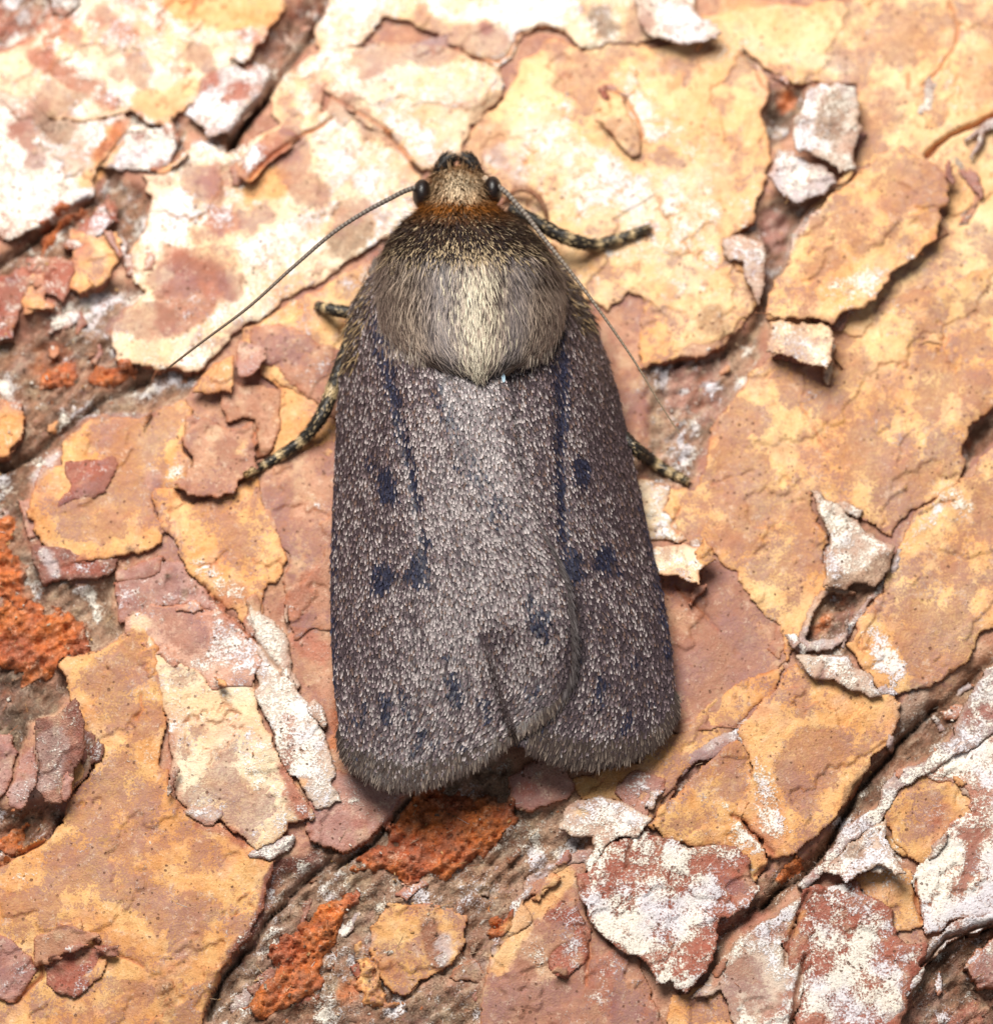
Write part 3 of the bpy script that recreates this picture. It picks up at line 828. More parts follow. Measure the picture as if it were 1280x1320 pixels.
def strata(x, y, seed, levels=2.2, step=0.07):
    """thin peeled layers: terraces of a noise field, their drop and the exposed edge"""
    a = x * math.cos(GA) + y * math.sin(GA); b = -x * math.sin(GA) + y * math.cos(GA)
    f = fbm(a * 0.20 + seed * 1.7, b * 0.30 - seed, 131, 5, 0.52) * levels + 0.18 * fbm(x * 1.8, y * 1.8, 133, 3)
    lv = np.floor(f); fr = f - lv
    gate = sstep(-0.1, 0.2, fbm(x * 0.25, y * 0.25 + seed, 137, 3))
    line = np.exp(-(fr / 0.035) ** 2) * gate
    return lv * step + step * sstep(0, 0.03, fr) - step, line, lv

def paint(x, y, z, pal, seed):
    """albedo, stain, bloom and grain at bark points"""
    c1, c2, st0, pw0, gr0 = PAL[pal]
    f = sstep(-0.35, 0.35, fbm(x * 0.55, y * 0.55, seed, 4))[:, None]
    f2 = fbm(x * 3.0, y * 3.0, seed + 3, 3)[:, None]
    col = srgb(c1) * (1 - f) + srgb(c2) * f
    col = col * (1 + 0.16 * f2)
    if pal != 'rust':
        k = (sstep(0.02, 0.38, fbm(x * 0.8 + 9, y * 0.8, seed + 41, 4, 0.6)) * 0.42)[:, None]
        col = col * (1 - k) + srgb((206, 148, 124)) * k
        k = (sstep(0.10, 0.42, fbm(x * 1.1, y * 1.1 + 7, seed + 43, 4, 0.6)) * 0.40)[:, None]
        col = col * (1 - k) + (srgb((246, 224, 180)) * 0.6 + col * 0.4) * k
    st = st0 + 0.42 * fbm(x * 0.5, y * 0.5, seed + 11, 4) + 0.18 * fbm(x * 2, y * 2, seed + 12, 3)
    pw = pw0 + 0.34 * fbm(x * 0.6, y * 0.6, seed + 21, 4)
    gr = np.full_like(x, gr0)
    u, v = toPix(np.stack([x, y, z], -1))
    # whitish bloom and red under-bark are commonest on two sides of this piece of bark
    reg = np.maximum(sstep(640, 300, u) * sstep(560, 330, v), sstep(640, 800, u) * sstep(980, 1120, v))
    pw = pw + 0.09 * reg
    if pal not in ('rust',):
        k = (sstep(.06, .34, fbm(x * .42 + 4, y * .42, 171, 5, .62)) * reg * .8)[:, None]
        col = col * (1 - k) + srgb((172, 92, 76)) * k
        st = st * (1 - .6 * k[:, 0])
    nx = 15 * fbm(x * 0.9, y * 0.9, 31, 5, 0.65); ny = 15 * fbm(x * 0.9, y * 0.9, 32, 5, 0.65)
    uu = u + nx; vv = v + ny
    edge = 5 * fbm(x * 4, y * 4, 33, 3, 0.7)
    for kind, amt, ch in MK:
        xs = [c[0] for c in ch]; ys = [c[1] for c in ch]; r = max(c[2] for c in ch) + 22
        m = (u > min(xs) - r) & (u < max(xs) + r) & (v > min(ys) - r) & (v < max(ys) + r)
        if not m.any(): continue
        d = chain_dist(uu[m], vv[m], ch) + edge[m]
        if kind == 'S':
            k = sstep(13, -11, d); st[m] = np.maximum(st[m], st[m] * (1 - k) + k * (0.25 + 0.5 * amt))
            pw[m] *= 1 - 0.8 * k
        elif kind == 'W':
            k = sstep(15, -14, d); pw[m] = pw[m] * (1 - k) + k * (0.18 + 0.52 * amt)
            st[m] *= 1 - 0.8 * k
        else:
            p = PAL[kind]
            k = sstep(5, -4, d) * amt
            t = srgb(p[0]) * (1 - f[m]) + srgb(p[1]) * f[m]
            t = t * (1 + 0.2 * f2[m])
            col[m] = col[m] * (1 - k[:, None]) + t * k[:, None]
            gr[m] = gr[m] * (1 - k) + p[4] * k
            st[m] *= 1 - 0.7 * k; pw[m] = pw[m] * (1 - k) + k * p[3]
    return np.clip(col, 0.005, 0.95), st, pw, gr

# ------------------------------------------------------------------ bark base (one thick block)
BX, BY, HB = 25.0, 25.5, 0.092
gx = np.arange(-BX, BX + HB, HB); gy = np.arange(-BY - 0.5, BY + 1.5, HB)
X, Y = np.meshgrid(gx, gy); sh = X.shape
x = X.ravel(); y = Y.ravel()
ga = x * math.cos(GA) + y * math.sin(GA); gb = -x * math.sin(GA) + y * math.cos(GA)
base_h = hlow(x, y)
fib = fbm(ga * 0.7, gb * 4.0, 41, 4, 0.6); fib2 = fbm(ga * 2.5, gb * 6.0, 42, 4, 0.65); lump = fbm(x * 0.8, y * 0.8, 43, 4); rough = fbm(x * 2.4, y * 2.4, 44, 4, 0.7)
z = base_h - 0.02 + 0.05 * lump + 0.02 * fib2
col, st, pw, gr = paint(x, y, z, 'brown', 100)
wx = x + 0.28 * fbm(x * 0.8, y * 0.8, 51, 4, 0.6); wy = y + 0.28 * fbm(x * 0.8, y * 0.8, 52, 4, 0.6)
fmask = np.zeros_like(x)
for pal, dep, pts in FU:
    lo = pts.min(0) - 1; hi = pts.max(0) + 1
    m = (x > lo[0]) & (x < hi[0]) & (y > lo[1]) & (y < hi[1])
    if not m.any(): continue
    d = seg_dist(wx[m], wy[m], pts, True)
    k = sstep(0.25, -0.45, d)
    z[m] -= (dep * 0.5) * np.maximum(k, 0) * (1 - fmask[m])
    z[m] += k * (0.20 * fib[m] + 0.26 * fib2[m] + 0.30 * lump[m] + 0.22 * rough[m]) * (1 - fmask[m])
    c, s, p, g = paint(x[m], y[m], z[m], pal, 200)
    kc = sstep(0.1, -0.12, d)
    tone = (1 + 0.55 * fib[m] + 0.4 * fib2[m])[:, None]
    c = np.clip(c * np.clip(tone, 0.35, 1.7), 0.004, 0.9)
    redd = sstep(0.05, 0.5, fbm(x[m] * 0.7, y[m] * 0.7, 61, 4))[:, None] * 0.45
    c = c * (1 - redd) + srgb((150, 78, 40)) * redd
    hue = fbm(ga[m] * 0.5, gb[m] * 1.1, 63, 4, 0.6); hue2 = fbm(ga[m] * 0.9 + 5, gb[m] * 2.2, 64, 4, 0.65)
    kk = (sstep(.12, .45, hue) * .6)[:, None]; c = c * (1 - kk) + srgb((178, 142, 130)) * kk
    kk = (sstep(.18, .42, hue2) * .55)[:, None]; c = c * (1 - kk) + srgb((204, 180, 156)) * kk
    kk = (sstep(-.15, -.42, hue2) * .6)[:, None]; c = c * (1 - kk) + srgb((74, 52, 42)) * kk
    p = p + 0.45 * np.maximum(fib[m], 0) + 0.35 * sstep(.1, .4, fbm(x[m] * 1.1, y[m] * 1.1, 65, 4))
    k3 = kc[:, None]
    col[m] = col[m] * (1 - k3) + c * k3
    st[m] = st[m] * (1 - kc) + s * kc; pw[m] = pw[m] * (1 - kc) + p * kc; gr[m] = gr[m] * (1 - kc) + g * kc
    fmask[m] = np.maximum(fmask[m], k)
dz, ct = crack_field(x, y)
z -= 1.1 * dz
ct = ct[:, None] * 0.8
col = col * (1 - ct) + srgb((62, 42, 34)) * ct
pw = pw * (1 - ct[:, 0])
BASE_Z = z.reshape(sh)
V = np.stack([x, y, z], -1)
Q = grid_quads(*sh)
# closing sides and underside so that the bark is a slab
idx = np.arange(len(x)).reshape(sh)
ring = np.concatenate([idx[0, :-1], idx[:-1, -1], idx[-1, :0:-1], idx[:0:-1, 0]])
n0 = len(V)
low = V[ring].copy(); low[:, 2] = -7
V = np.concatenate([V, low, [[0, 0, -7]]])
k = np.arange(len(ring)); k2 = (k + 1) % len(ring)
Q = np.concatenate([Q, np.stack([ring[k2], ring[k], n0 + k, n0 + k2], -1)])
TR = np.stack([n0 + k2, n0 + k, np.full(len(k), len(V) - 1)], -1)
def pad(a):
    ex = a[ring]
    return np.concatenate([a, ex, ex[:1]])
bark = mesh_np('bark', V, Q, TR, M_BARK, None, dict(Col=pad(col), stain=pad(st), powder=pad(pw), grain=pad(gr)))
bark['kind'] = 'structure'
bark['label'] = 'flaking tan, orange and whitish pine bark with dark furrows'

SURF = BASE_Z.copy()             # running top surface, for resting things on the bark
def surf_at(px, py):
    i = np.clip(np.round((np.asarray(px) + BX) / HB).astype(int), 0, sh[1] - 1)
    j = np.clip(np.round((np.asarray(py) + BY + 0.5) / HB).astype(int), 0, sh[0] - 1)
    return SURF[j, i]

def make_plate(name, tile_h, pix, seed, crust=False, mm=False, step=0.05):
    pal = tile_h[1]; layer = float(tile_h[2]); lift = None
    for s in tile_h[3:]:
        if s.startswith('lift='):
            lift = [float(q) for q in s[5:].split(',')]; lift[2] *= 0.62
    layer0 = layer
    if not lift: layer = 0.02 + 0.47 * layer
    pts = pix if mm else to_mm(pix, layer)
    h = step
    lo = pts.min(0) - 0.5; hi = pts.max(0) + 0.5
    lo = np.maximum(lo, [-BX + 0.1, -BY]); hi = np.minimum(hi, [BX - 0.1, BY + 1])
    if min(hi - lo) < 2 * h: return
    gx = np.arange(lo[0], hi[0], h); gy = np.arange(lo[1], hi[1], h)
    X, Y = np.meshgrid(gx, gy)
    size = math.sqrt((hi[0] - lo[0]) * (hi[1] - lo[1]))
    j = min(1.0, 0.35 + size / 6.0) * (2.6 if crust else 1.0)
    sx = seed * 3.7
    WX = X + j * (0.20 * vnoise(X * .6 + sx, Y * .6, 81) + .12 * vnoise(X * 1.7 + sx, Y * 1.7, 82) + .06 * vnoise(X * 4 + sx, Y * 4, 83))
    WY = Y + j * (0.20 * vnoise(X * .6 + sx, Y * .6, 91) + .12 * vnoise(X * 1.7 + sx, Y * 1.7, 92) + .06 * vnoise(X * 4 + sx, Y * 4, 93))
    D = seg_dist(WX, WY, pts, True) - (0.07 if not lift else 0.0)
    ins = D < 0.25 * h
    cell = ins[:-1, :-1] & ins[:-1, 1:] & ins[1:, 1:] & ins[1:, :-1]
    if not cell.any(): return
    gyy, gxx = np.gradient(D, h)
    gl = np.sqrt(gxx ** 2 + gyy ** 2) + 1e-6
    near = D > -0.55 * h
    PX = np.where(near, X - np.clip(D, -h, h) * gxx / gl ** 2, X)
    PY = np.where(near, Y - np.clip(D, -h, h) * gyy / gl ** 2, Y)
    DD = np.where(near, 0.0, D)
    idx = np.full(X.shape, -1)
    used = np.zeros(X.shape, bool)
    for a, b in ((slice(None, -1), slice(None, -1)), (slice(None, -1), slice(1, None)), (slice(1, None), slice(1, None)), (slice(1, None), slice(None, -1))):
        used[a, b] |= cell
    idx[used] = np.arange(used.sum())
    x = PX[used]; y = PY[used]; d = DD[used]
    Q = np.stack([idx[:-1, :-1][cell], idx[:-1, 1:][cell], idx[1:, 1:][cell], idx[1:, :-1][cell]], -1)
    z = hlow(x, y) + layer
    z += 0.05 * fbm(x * 0.7 + sx, y * 0.7, 103, 3) + 0.015 * fbm(x * 3, y * 3, 104, 3)
    z -= min(0.05, abs(layer) * 0.25) * np.exp(d / 0.06)
    if crust:
        z = surf_at(x, y) + 0.03 + 0.14 * (1 - np.exp(d / 0.35))
        z += 0.16 * fbm(x * 2.2, y * 2.2, 111, 4, 0.8) + 0.05 * np.abs(vnoise(x * 7, y * 7, 112)) + 0.04
        z -= 0.12 * np.exp(d / 0.12)
    if lift:
        L = math.hypot(lift[0], lift[1]); ax, ay = lift[0] / L, -lift[1] / L      # photo y runs down
        t = x * ax + y * ay; t = (t - t.min()) / (np.ptp(t) + 1e-6)
        z += lift[2] * t ** 2 - 0.1 * layer * (1 - t)
    dz, ct = crack_field(x, y)
    z -= dz
    if not crust:
        sz, sl, lv = strata(x, y, seed % 7)
        z += sz
        ct = np.maximum(ct, 0.85 * sl)
    col, st, pw, gr = paint(x, y, z, pal, seed)
    if crust:
        k = fbm(x * 2.5, y * 2.5, seed + 31, 4, 0.7)[:, None]
        col = np.clip(col * (1 + 0.7 * k) , 0.01, 0.9)
        k = sstep(.15, .5, fbm(x * 1.3, y * 1.3, seed + 37, 4, .6))[:, None] * .6
        col = col * (1 - k) + srgb((126, 76, 50)) * k
    if not crust:
        k = _hash(lv, lv * 0, seed) - 0.5
        st = st + 0.30 * k; pw = pw + 0.22 * (_hash(lv, lv * 0, seed + 1) - 0.5)
        col = col * (1 + 0.18 * k[:, None] * np.array([0.5, 0.9, 1.2]))
    rim_c = srgb((176, 92, 50)) if pal not in ('lilac', 'white', 'greyw') else srgb((150, 106, 82))
    if pal in ('red', 'darkred', 'rust'): rim_c = srgb((120, 56, 36))
    rim = (np.exp(d / 0.06) * (0.40 + 0.65 * sstep(-0.3, 0.3, fbm(x * 1.2, y * 1.2, seed + 7, 3))))
    rim = np.clip(np.maximum(rim * 0.85, ct * 0.9), 0, 1)
    col = col * (1 - rim[:, None]) + rim_c * rim[:, None]
    pw = pw * (1 - rim * 0.8); st = st * (1 - rim * 0.6)
    # boundary loop edges
    E = np.concatenate([Q[:, [0, 1]], Q[:, [1, 2]], Q[:, [2, 3]], Q[:, [3, 0]]])
    key = E.min(1).astype(np.int64) * 10000000 + E.max(1)
    _, first, cnt = np.unique(key, return_index=True, return_counts=True)
    BE = E[first[cnt == 1]]
    bv = np.unique(BE)
    mp = np.full(len(x), -1); mp[bv] = np.arange(len(bv))
    n = len(x)
    th = 0.08 + 0.06 * abs(vnoise(np.array([seed * 1.3]), np.array([0.5]), 7))[0] if lift else max(layer + 0.45, 0.35)
    top = np.stack([x, y, z], -1)
    mid = top[bv].copy(); mid[:, 2] -= 0.004
    bot = top[bv].copy(); bot[:, 2] -= th
    edge_c = np.clip(rim_c * (0.75 + 0.5 * vnoise(bot[:, 0] * 3, bot[:, 1] * 3, 121))[:, None], 0.01, 1)
    parts = [top, mid, bot]
    m0 = n; b0 = n + len(bv)
    SQ = np.stack([BE[:, 1], BE[:, 0], m0 + mp[BE[:, 0]], m0 + mp[BE[:, 1]]], -1)
    SQ2 = np.stack([m0 + mp[BE[:, 1]], m0 + mp[BE[:, 0]], b0 + mp[BE[:, 0]], b0 + mp[BE[:, 1]]], -1)
    quads = [Q, SQ, SQ2]
    cc = [col, edge_c, edge_c * 0.9]
    ext = lambda a: [a, np.full(len(bv), float(np.mean(a)) * 0.3), np.full(len(bv), float(np.mean(a)) * 0.3)]
    S = ext(st); W = ext(pw); G = ext(gr); G[1][:] = 0.4; G[2][:] = 0.4
    if lift:                                                   # underside of a lifted flake
        under = top.copy(); under[:, 2] -= th
        u0 = n + 2 * len(bv)
        parts.append(under); quads.append(u0 + Q[:, ::-1])
        cc.append(np.repeat(rim_c[None] * 0.8, n, 0)); S.append(st * 0); W.append(pw * 0); G.append(gr)
    o = mesh_np(name, np.concatenate(parts), np.concatenate(quads), None, M_BARK, bark,
                dict(Col=np.concatenate(cc), stain=np.concatenate(S), powder=np.concatenate(W), grain=np.concatenate(G)))
    i = np.clip(np.round((x + BX) / HB).astype(int), 0, sh[1] - 1)
    jj = np.clip(np.round((y + BY + 0.5) / HB).astype(int), 0, sh[0] - 1)
    np.maximum.at(SURF, (jj, i), z)
    return o

for n, (h, pix) in enumerate(parse(PLATES, 'p')):
    make_plate('bark_flake', h, pix, 300 + n * 5)
# broken bits and slivers left along the plate edges
def slivers(n):
    rr = np.random.default_rng(12)
    pl = parse(PLATES, 'p')
    done = 0
    while done < n:
        h, pix = pl[rr.integers(len(pl))]
        k = rr.integers(len(pix)); a = np.array(pix[k]); b = np.array(pix[(k + 1) % len(pix)])
        c = a + (b - a) * rr.random()
        if not (5 < c[0] < 1275 and 5 < c[1] < 1315): continue
        if 415 < c[0] < 885 and 225 < c[1] < 1015: continue
        if 270 < c[0] < 450 and 370 < c[1] < 650: continue
        if 630 < c[0] < 870 and 215 < c[1] < 350: continue
        if 190 < c[0] < 560 and 220 < c[1] < 480 and abs((c[1] - 237) - (545 - c[0]) * .72) < 25: continue
        cm = to_mm([c], 0.3)[0]; e = to_mm([a, b], 0.3); an = math.atan2(e[1, 1] - e[0, 1], e[1, 0] - e[0, 0]) + rr.normal(0, .25)
        m = rr.integers(6, 10); th = np.sort(rr.uniform(0, 2 * math.pi, m))
        r = rr.uniform(.55, 1.1, m); L = rr.uniform(.22, .75); W = L * rr.uniform(.22, .6)
        q = np.stack([L * r * np.cos(th), W * r * np.sin(th)], -1)
        q = np.stack([q[:, 0] * math.cos(an) - q[:, 1] * math.sin(an), q[:, 0] * math.sin(an) + q[:, 1] * math.cos(an)], -1) + cm
        pal = h[1] if rr.random() < .5 else ['mauve', 'white', 'brown', 'orange', 'lilac', 'red', 'pinkw'][rr.integers(7)]
        lay = float(h[2]) * rr.uniform(.7, 1.15) + rr.uniform(0, .12)
        hh = ['Z', pal, '%.3f' % lay]
        if rr.random() < .35: hh.append('lift=%.2f,%.2f,%.2f' % (rr.normal(), rr.normal(), rr.uniform(.05, .2)))
        if make_plate('bark_flake', hh, q, 2000 + done * 3, False, True): done += 1
slivers(108)
def furrow_bits(n):
    rr = np.random.default_rng(29)
    fm = fmask.reshape(sh)
    done = 0
    while done < n:
        u, v = rr.uniform(10, 1270), rr.uniform(10, 1310)
        if 400 < u < 890 and 225 < v < 1000: continue
        cm = to_mm([(u, v)], -0.2)[0]
        i = int(round((cm[0] + BX) / HB)); j = int(round((cm[1] + BY + .5) / HB))
        if fm[j, i] < .7 or SURF[j, i] > BASE_Z[j, i] + .01: continue
        m = rr.integers(6, 10); th = np.sort(rr.uniform(0, 2 * math.pi, m))
        L = rr.uniform(.22, .85); W = L * rr.uniform(.3, .65); r = rr.uniform(.55, 1.1, m); an = GA + rr.normal(0, .5)
        q = np.stack([L * r * np.cos(th), W * r * np.sin(th)], -1)
        q = np.stack([q[:, 0] * math.cos(an) - q[:, 1] * math.sin(an), q[:, 0] * math.sin(an) + q[:, 1] * math.cos(an)], -1) + cm
        lay = BASE_Z[j, i] - float(hlow(cm[:1], cm[1:])[0]) + rr.uniform(.03, .10)
        pal = ['mauve', 'pinkw', 'red', 'lilac', 'fib', 'brown', 'orange', 'greyw', 'darkred'][rr.integers(9)]
        if make_plate('bark_flake', ['Z', pal, '%.3f' % lay, 'lift=%.2f,%.2f,%.2f' % (rr.normal(), rr.normal(), rr.uniform(.05, .25))], q, 3000 + done * 3, False, True): done += 1
furrow_bits(55)
# the bark goes on around the view: broad plates beyond the traced part
def surrounding(seed=17):
    rr = np.random.default_rng(seed)
    c = 0
    for gx_ in np.arange(-21.5, 22, 7.1):
        for gy_ in np.arange(-22, 23.5, 7.3):
            cx, cy = gx_ + rr.normal(0, .5), gy_ + rr.normal(0, .5)
            if abs(cx) < 17.6 and -18.2 < cy < 19.6: continue
            m = 13; th = np.linspace(0, 2 * math.pi, m, endpoint=False) + rr.normal(0, .12, m)
            q = np.stack([cx + 4.3 * rr.uniform(.75, 1.1, m) * np.cos(th), cy + 3.9 * rr.uniform(.75, 1.1, m) * np.sin(th)], -1)
            ins = (np.abs(q[:, 0]) < 16.2) & (q[:, 1] > -16.6) & (q[:, 1] < 18.0)      # stay clear of the traced plates
            q[ins] = np.where(np.abs([[cx, cy]]) > [[17.0, 17.0]], np.sign([[cx, cy]]) * np.maximum(np.abs(q[ins]), [[16.3, 17.4]]), q[ins])
            pal = ['tan', 'peach', 'cream', 'ochre', 'brown', 'white', 'pinkw', 'orange'][rr.integers(8)]
            make_plate('bark_flake', ['Z', pal, '%.2f' % rr.uniform(.15, .6)], q, 5000 + c * 7, False, True, 0.1); c += 1
surrounding()
for n, (h, pix) in enumerate(parse(CRUSTS, 'p')):
    make_plate('rust_crust', h, pix, 900 + n * 5, True)

# loose crumbs and fibres lying in the furrows: too many and too small to count
def crumbs(n):
    rr = np.random.default_rng(3)
    V = []; Q = []; C = []
    cand_x = rr.uniform(-17, 17, n * 30); cand_y = rr.uniform(-17, 18, n * 30)
    i = np.clip(np.round((cand_x + BX) / HB).astype(int), 0, sh[1] - 1)
    j = np.clip(np.round((cand_y + BY + 0.5) / HB).astype(int), 0, sh[0] - 1)
    keep = (fmask.reshape(sh)[j, i] > 0.5) | (rr.random(n * 30) < 0.006)
    cx = cand_x[keep][:n]; cy = cand_y[keep][:n]
    cz = surf_at(cx, cy)
    pal = [(190, 160, 130), (120, 80, 55), (170, 90, 40), (215, 205, 195), (90, 62, 48), (200, 150, 90)]
    cube = np.array([[-1, -1, -1], [1, -1, -1], [1, 1, -1], [-1, 1, -1], [-1, -1, 1], [1, -1, 1], [1, 1, 1], [-1, 1, 1]], float)
    cq = np.array([[3, 2, 1, 0], [4, 5, 6, 7], [0, 1, 5, 4], [1, 2, 6, 5], [2, 3, 7, 6], [3, 0, 4, 7]])
    for a, b, c in zip(cx, cy, cz):
        fibre = rr.random() < 0.55
        s = np.array([rr.uniform(.06, .22), .006, .006]) if fibre else np.array([rr.uniform(.02, .06), rr.uniform(.015, .04), rr.uniform(.012, .03)])
        an = GA + rr.normal(0, 0.7) if fibre else rr.uniform(0, 6.3)
        p = cube * (1 + rr.normal(0, .22, (8, 1))) * s
        q = p.copy(); q[:, 0] = p[:, 0] * math.cos(an) - p[:, 1] * math.sin(an); q[:, 1] = p[:, 0] * math.sin(an) + p[:, 1] * math.cos(an)
        q[:, 2] += p[:, 0] * rr.normal(0, .15)
        Q.append(cq + 8 * len(V)); V.append(q + [a, b, c + s[2] * 0.6])
        C.append(np.repeat(srgb(pal[rr.integers(len(pal))])[None], 8, 0))
    C = np.concatenate(C); nn = len(C)
    o = mesh_np('bark_crumbs', np.concatenate(V), np.concatenate(Q), None, M_BARK, bark,
                dict(Col=C, stain=np.zeros(nn), powder=np.zeros(nn), grain=np.full(nn, .3)), smooth=False)
    o['kind'] = 'stuff'
crumbs(700)

# ------------------------------------------------------------------ the moth
moth = bpy.data.objects.new('moth', None)
COL.objects.link(moth)
bp_ = unproj(640, 650, 0.4)
moth.location = bp_ * MM
moth.empty_display_size = 0.002
moth['label'] = 'dark grey-brown moth with folded speckled wings resting on flaking bark'
moth['category'] = 'moth'
MO = bp_.copy()
def mpart(name, V, quads=None, tris=None, mat=None, attrs=None, parent=None, smooth=True):
    return mesh_np(name, np.asarray(V) - MO, quads, tris, mat, parent or moth, attrs, smooth)

def ip(v, pts):
    a = np.array(pts, float)
    return np.interp(v, a[:, 0], a[:, 1])
def ips(v, pts):
    """smooth interpolation (monotone-ish cubic through the points)"""
    a = np.array(pts, float); xs, ys = a[:, 0], a[:, 1]
    v = np.clip(np.asarray(v, float), xs[0], xs[-1])
    m = np.gradient(ys, xs)
    i = np.clip(np.searchsorted(xs, v) - 1, 0, len(xs) - 2)
    h = xs[i + 1] - xs[i]; t = (v - xs[i]) / h
    return (ys[i] * (2 * t ** 3 - 3 * t ** 2 + 1) + h * m[i] * (t ** 3 - 2 * t ** 2 + t)
            + ys[i + 1] * (-2 * t ** 3 + 3 * t ** 2) + h * m[i + 1] * (t ** 3 - t ** 2))

L_COSTA = [(330, 503), (360, 474), (385, 458), (420, 447), (470, 439), (540, 434), (620, 430), (700, 427), (760, 426), (830, 427), (880, 430), (930, 436), (970, 444), (1020, 450)]
L_DORS = [(330, 600), (400, 618), (470, 642), (500, 655), (560, 664), (600, 670), (640, 681), (680, 698), (710, 714), (740, 728), (790, 738), (850, 742), (880, 737), (910, 720), (940, 694), (970, 668), (1020, 640)]
R_COSTA = [(320, 700), (340, 720), (380, 749), (420, 768), (470, 786), (540, 805), (600, 818), (660, 831), (720, 844), (780, 857), (830, 865), (880, 869), (915, 869), (945, 864), (990, 845)]
R_INNER = [(320, 600), (480, 600), (640, 640), (740, 680), (850, 690), (960, 655), (990, 650)]
def axis(v): return ip(v, [(200, 598), (330, 604), (480, 614), (700, 632), (1000, 645)])
def zridge(v): return ips(v, [(300, 3.85), (400, 4.05), (480, 4.08), (600, 3.75), (760, 3.05), (900, 2.3), (1020, 1.55)])
def zedge(v): return ips(v, [(300, 1.9), (360, 1.6), (430, 1.35), (560, 1.15), (760, 1.0), (900, 0.95), (1020, 0.95)])

def wing_z(u, v, side):
    xc = axis(v); l = ips(v, L_COSTA); r = ips(v, R_COSTA)
    t = np.where(u < xc, (xc - u) / (xc - l), (u - xc) / (r - xc))
    t = np.clip(t, 0, 1.15)
    z = zedge(v) + (zridge(v) - zedge(v)) * (1 - np.abs(t) ** 2.3)
    if side == 'L':
        z = z + 0.10 + 0.14 * sstep(520, 700, v) * sstep(60, 10, ips(v, L_DORS) - u)
        # crease: inner fold sits lower than the outer part
        xcr = np.interp(v, [780, 830, 880, 930, 970], [606, 621, 637, 653, 668])
        k = sstep(-2, 7, u - xcr) * sstep(790, 890, v)
        z = z - 0.38 * k + 0.09 * np.exp(-((u - xcr + 4) / 9) ** 2) * sstep(800, 850, v)
        # thin dorsal margin bends down over the other wing
        d = ips(v, L_DORS) - u
        z = z - 0.06 * np.exp(-np.maximum(d, 0) / 5.0) * sstep(560, 720, v)
        # raised vein running obliquely
        xv = np.interp(v, [470, 560, 680, 820], [560, 578, 622, 668])
        z = z + 0.05 * np.exp(-((u - xv) / 9) ** 2) * sstep(820, 700, v)
        xf = np.interp(v, [400, 520, 660, 760], [492, 512, 540, 552])
        z = z - 0.07 * np.exp(-((u - xf) / 8) ** 2) * sstep(760, 640, v)
    else:
        z = z - 0.22
        xf = np.interp(v, [380, 500, 640, 760], [716, 722, 724, 730])
        z = z - 0.08 * np.exp(-((u - xf) / 9) ** 2) * sstep(780, 640, v)
    return z + 0.03 * fbm(u * 0.02, v * 0.012, 7 if side == 'L' else 8, 3)

def l_end(s): return ips(s, [(0, 960), (.05, 980), (.14, 994), (.27, 1005), (.42, 1007), (.58, 999), (.72, 985), (.83, 966), (.92, 935), (1.0, 900)])
def r_end(s): return ips(s, [(0, 955), (.2, 962), (.4, 976), (.62, 978), (.8, 968), (.92, 948), (1.0, 915)])
WING = dict(L=(330, L_COSTA, L_DORS, l_end), R=(322, R_INNER, R_COSTA, r_end))

def wing_px(side, s, t):
    v0, lc, rc, en = WING[side]
    v = v0 + t * (en(s) - v0)
    a = ips(v, lc); b = ips(v, rc)
    return a + s * (b - a), v

def wing_pt(side, s, t):
    u, v = wing_px(side, s, t)
    return unproj(u, v, wing_z(u, v, side))

def frame(fn, s, t, e=2e-3):
    """surface point, tangent along increasing t, normal"""
    p = fn(s, t)
    ds = fn(np.clip(s + e, 0, 1), t) - fn(np.clip(s - e, 0, 1), t)
    dt = fn(s, np.clip(t + e, 0, 1)) - fn(s, np.clip(t - e, 0, 1))
    n = np.cross(dt, ds)
    n /= np.linalg.norm(n, axis=-1, keepdims=True) + 1e-12
    n *= np.sign(n[..., 2:3] + 1e-9)
    d = dt / (np.linalg.norm(dt, axis=-1, keepdims=True) + 1e-12)
    return p, d, n

def unit(a): return a / (np.linalg.norm(a, axis=-1, keepdims=True) + 1e-12)

def leaves(P, D, N, length, width, tilt, tipc, basec, curl=0.15, pts=False):
    """small flat scales: root, widest at two thirds, rounded tip. Returns V, quads, tris, colours"""
    n = len(P)
    W = unit(np.cross(N, D))
    ct, st = np.cos(tilt)[:, None], np.sin(tilt)[:, None]
    A = D * ct + N * st
    U = N * ct - D * st
    L = length[:, None]; w = width[:, None] * 0.5
    rows = [(0.0, 0.55), (0.55, 1.0), (0.88, 0.72)]
    V = []
    for a, b in rows:
        c = P + A * L * a + U * L * curl * (a * (1 - a)) * 2
        V += [c - W * w * b, c + W * w * b]
    V.append(P + A * L)
    V = np.stack(V, 1)                                   # n,7,3
    b = np.arange(n)[:, None] * 7
    Q = np.concatenate([b + [0, 1, 3, 2], b + [2, 3, 5, 4]])
    T = b + [4, 5, 6]
    g = np.array([0, 0, .22, .22, .85, .85, 1.0])[None, :, None]
    C = basec[:, None] * (1 - g) + tipc[:, None] * g
    return V.reshape(-1, 3), Q, T, C.reshape(-1, 3)

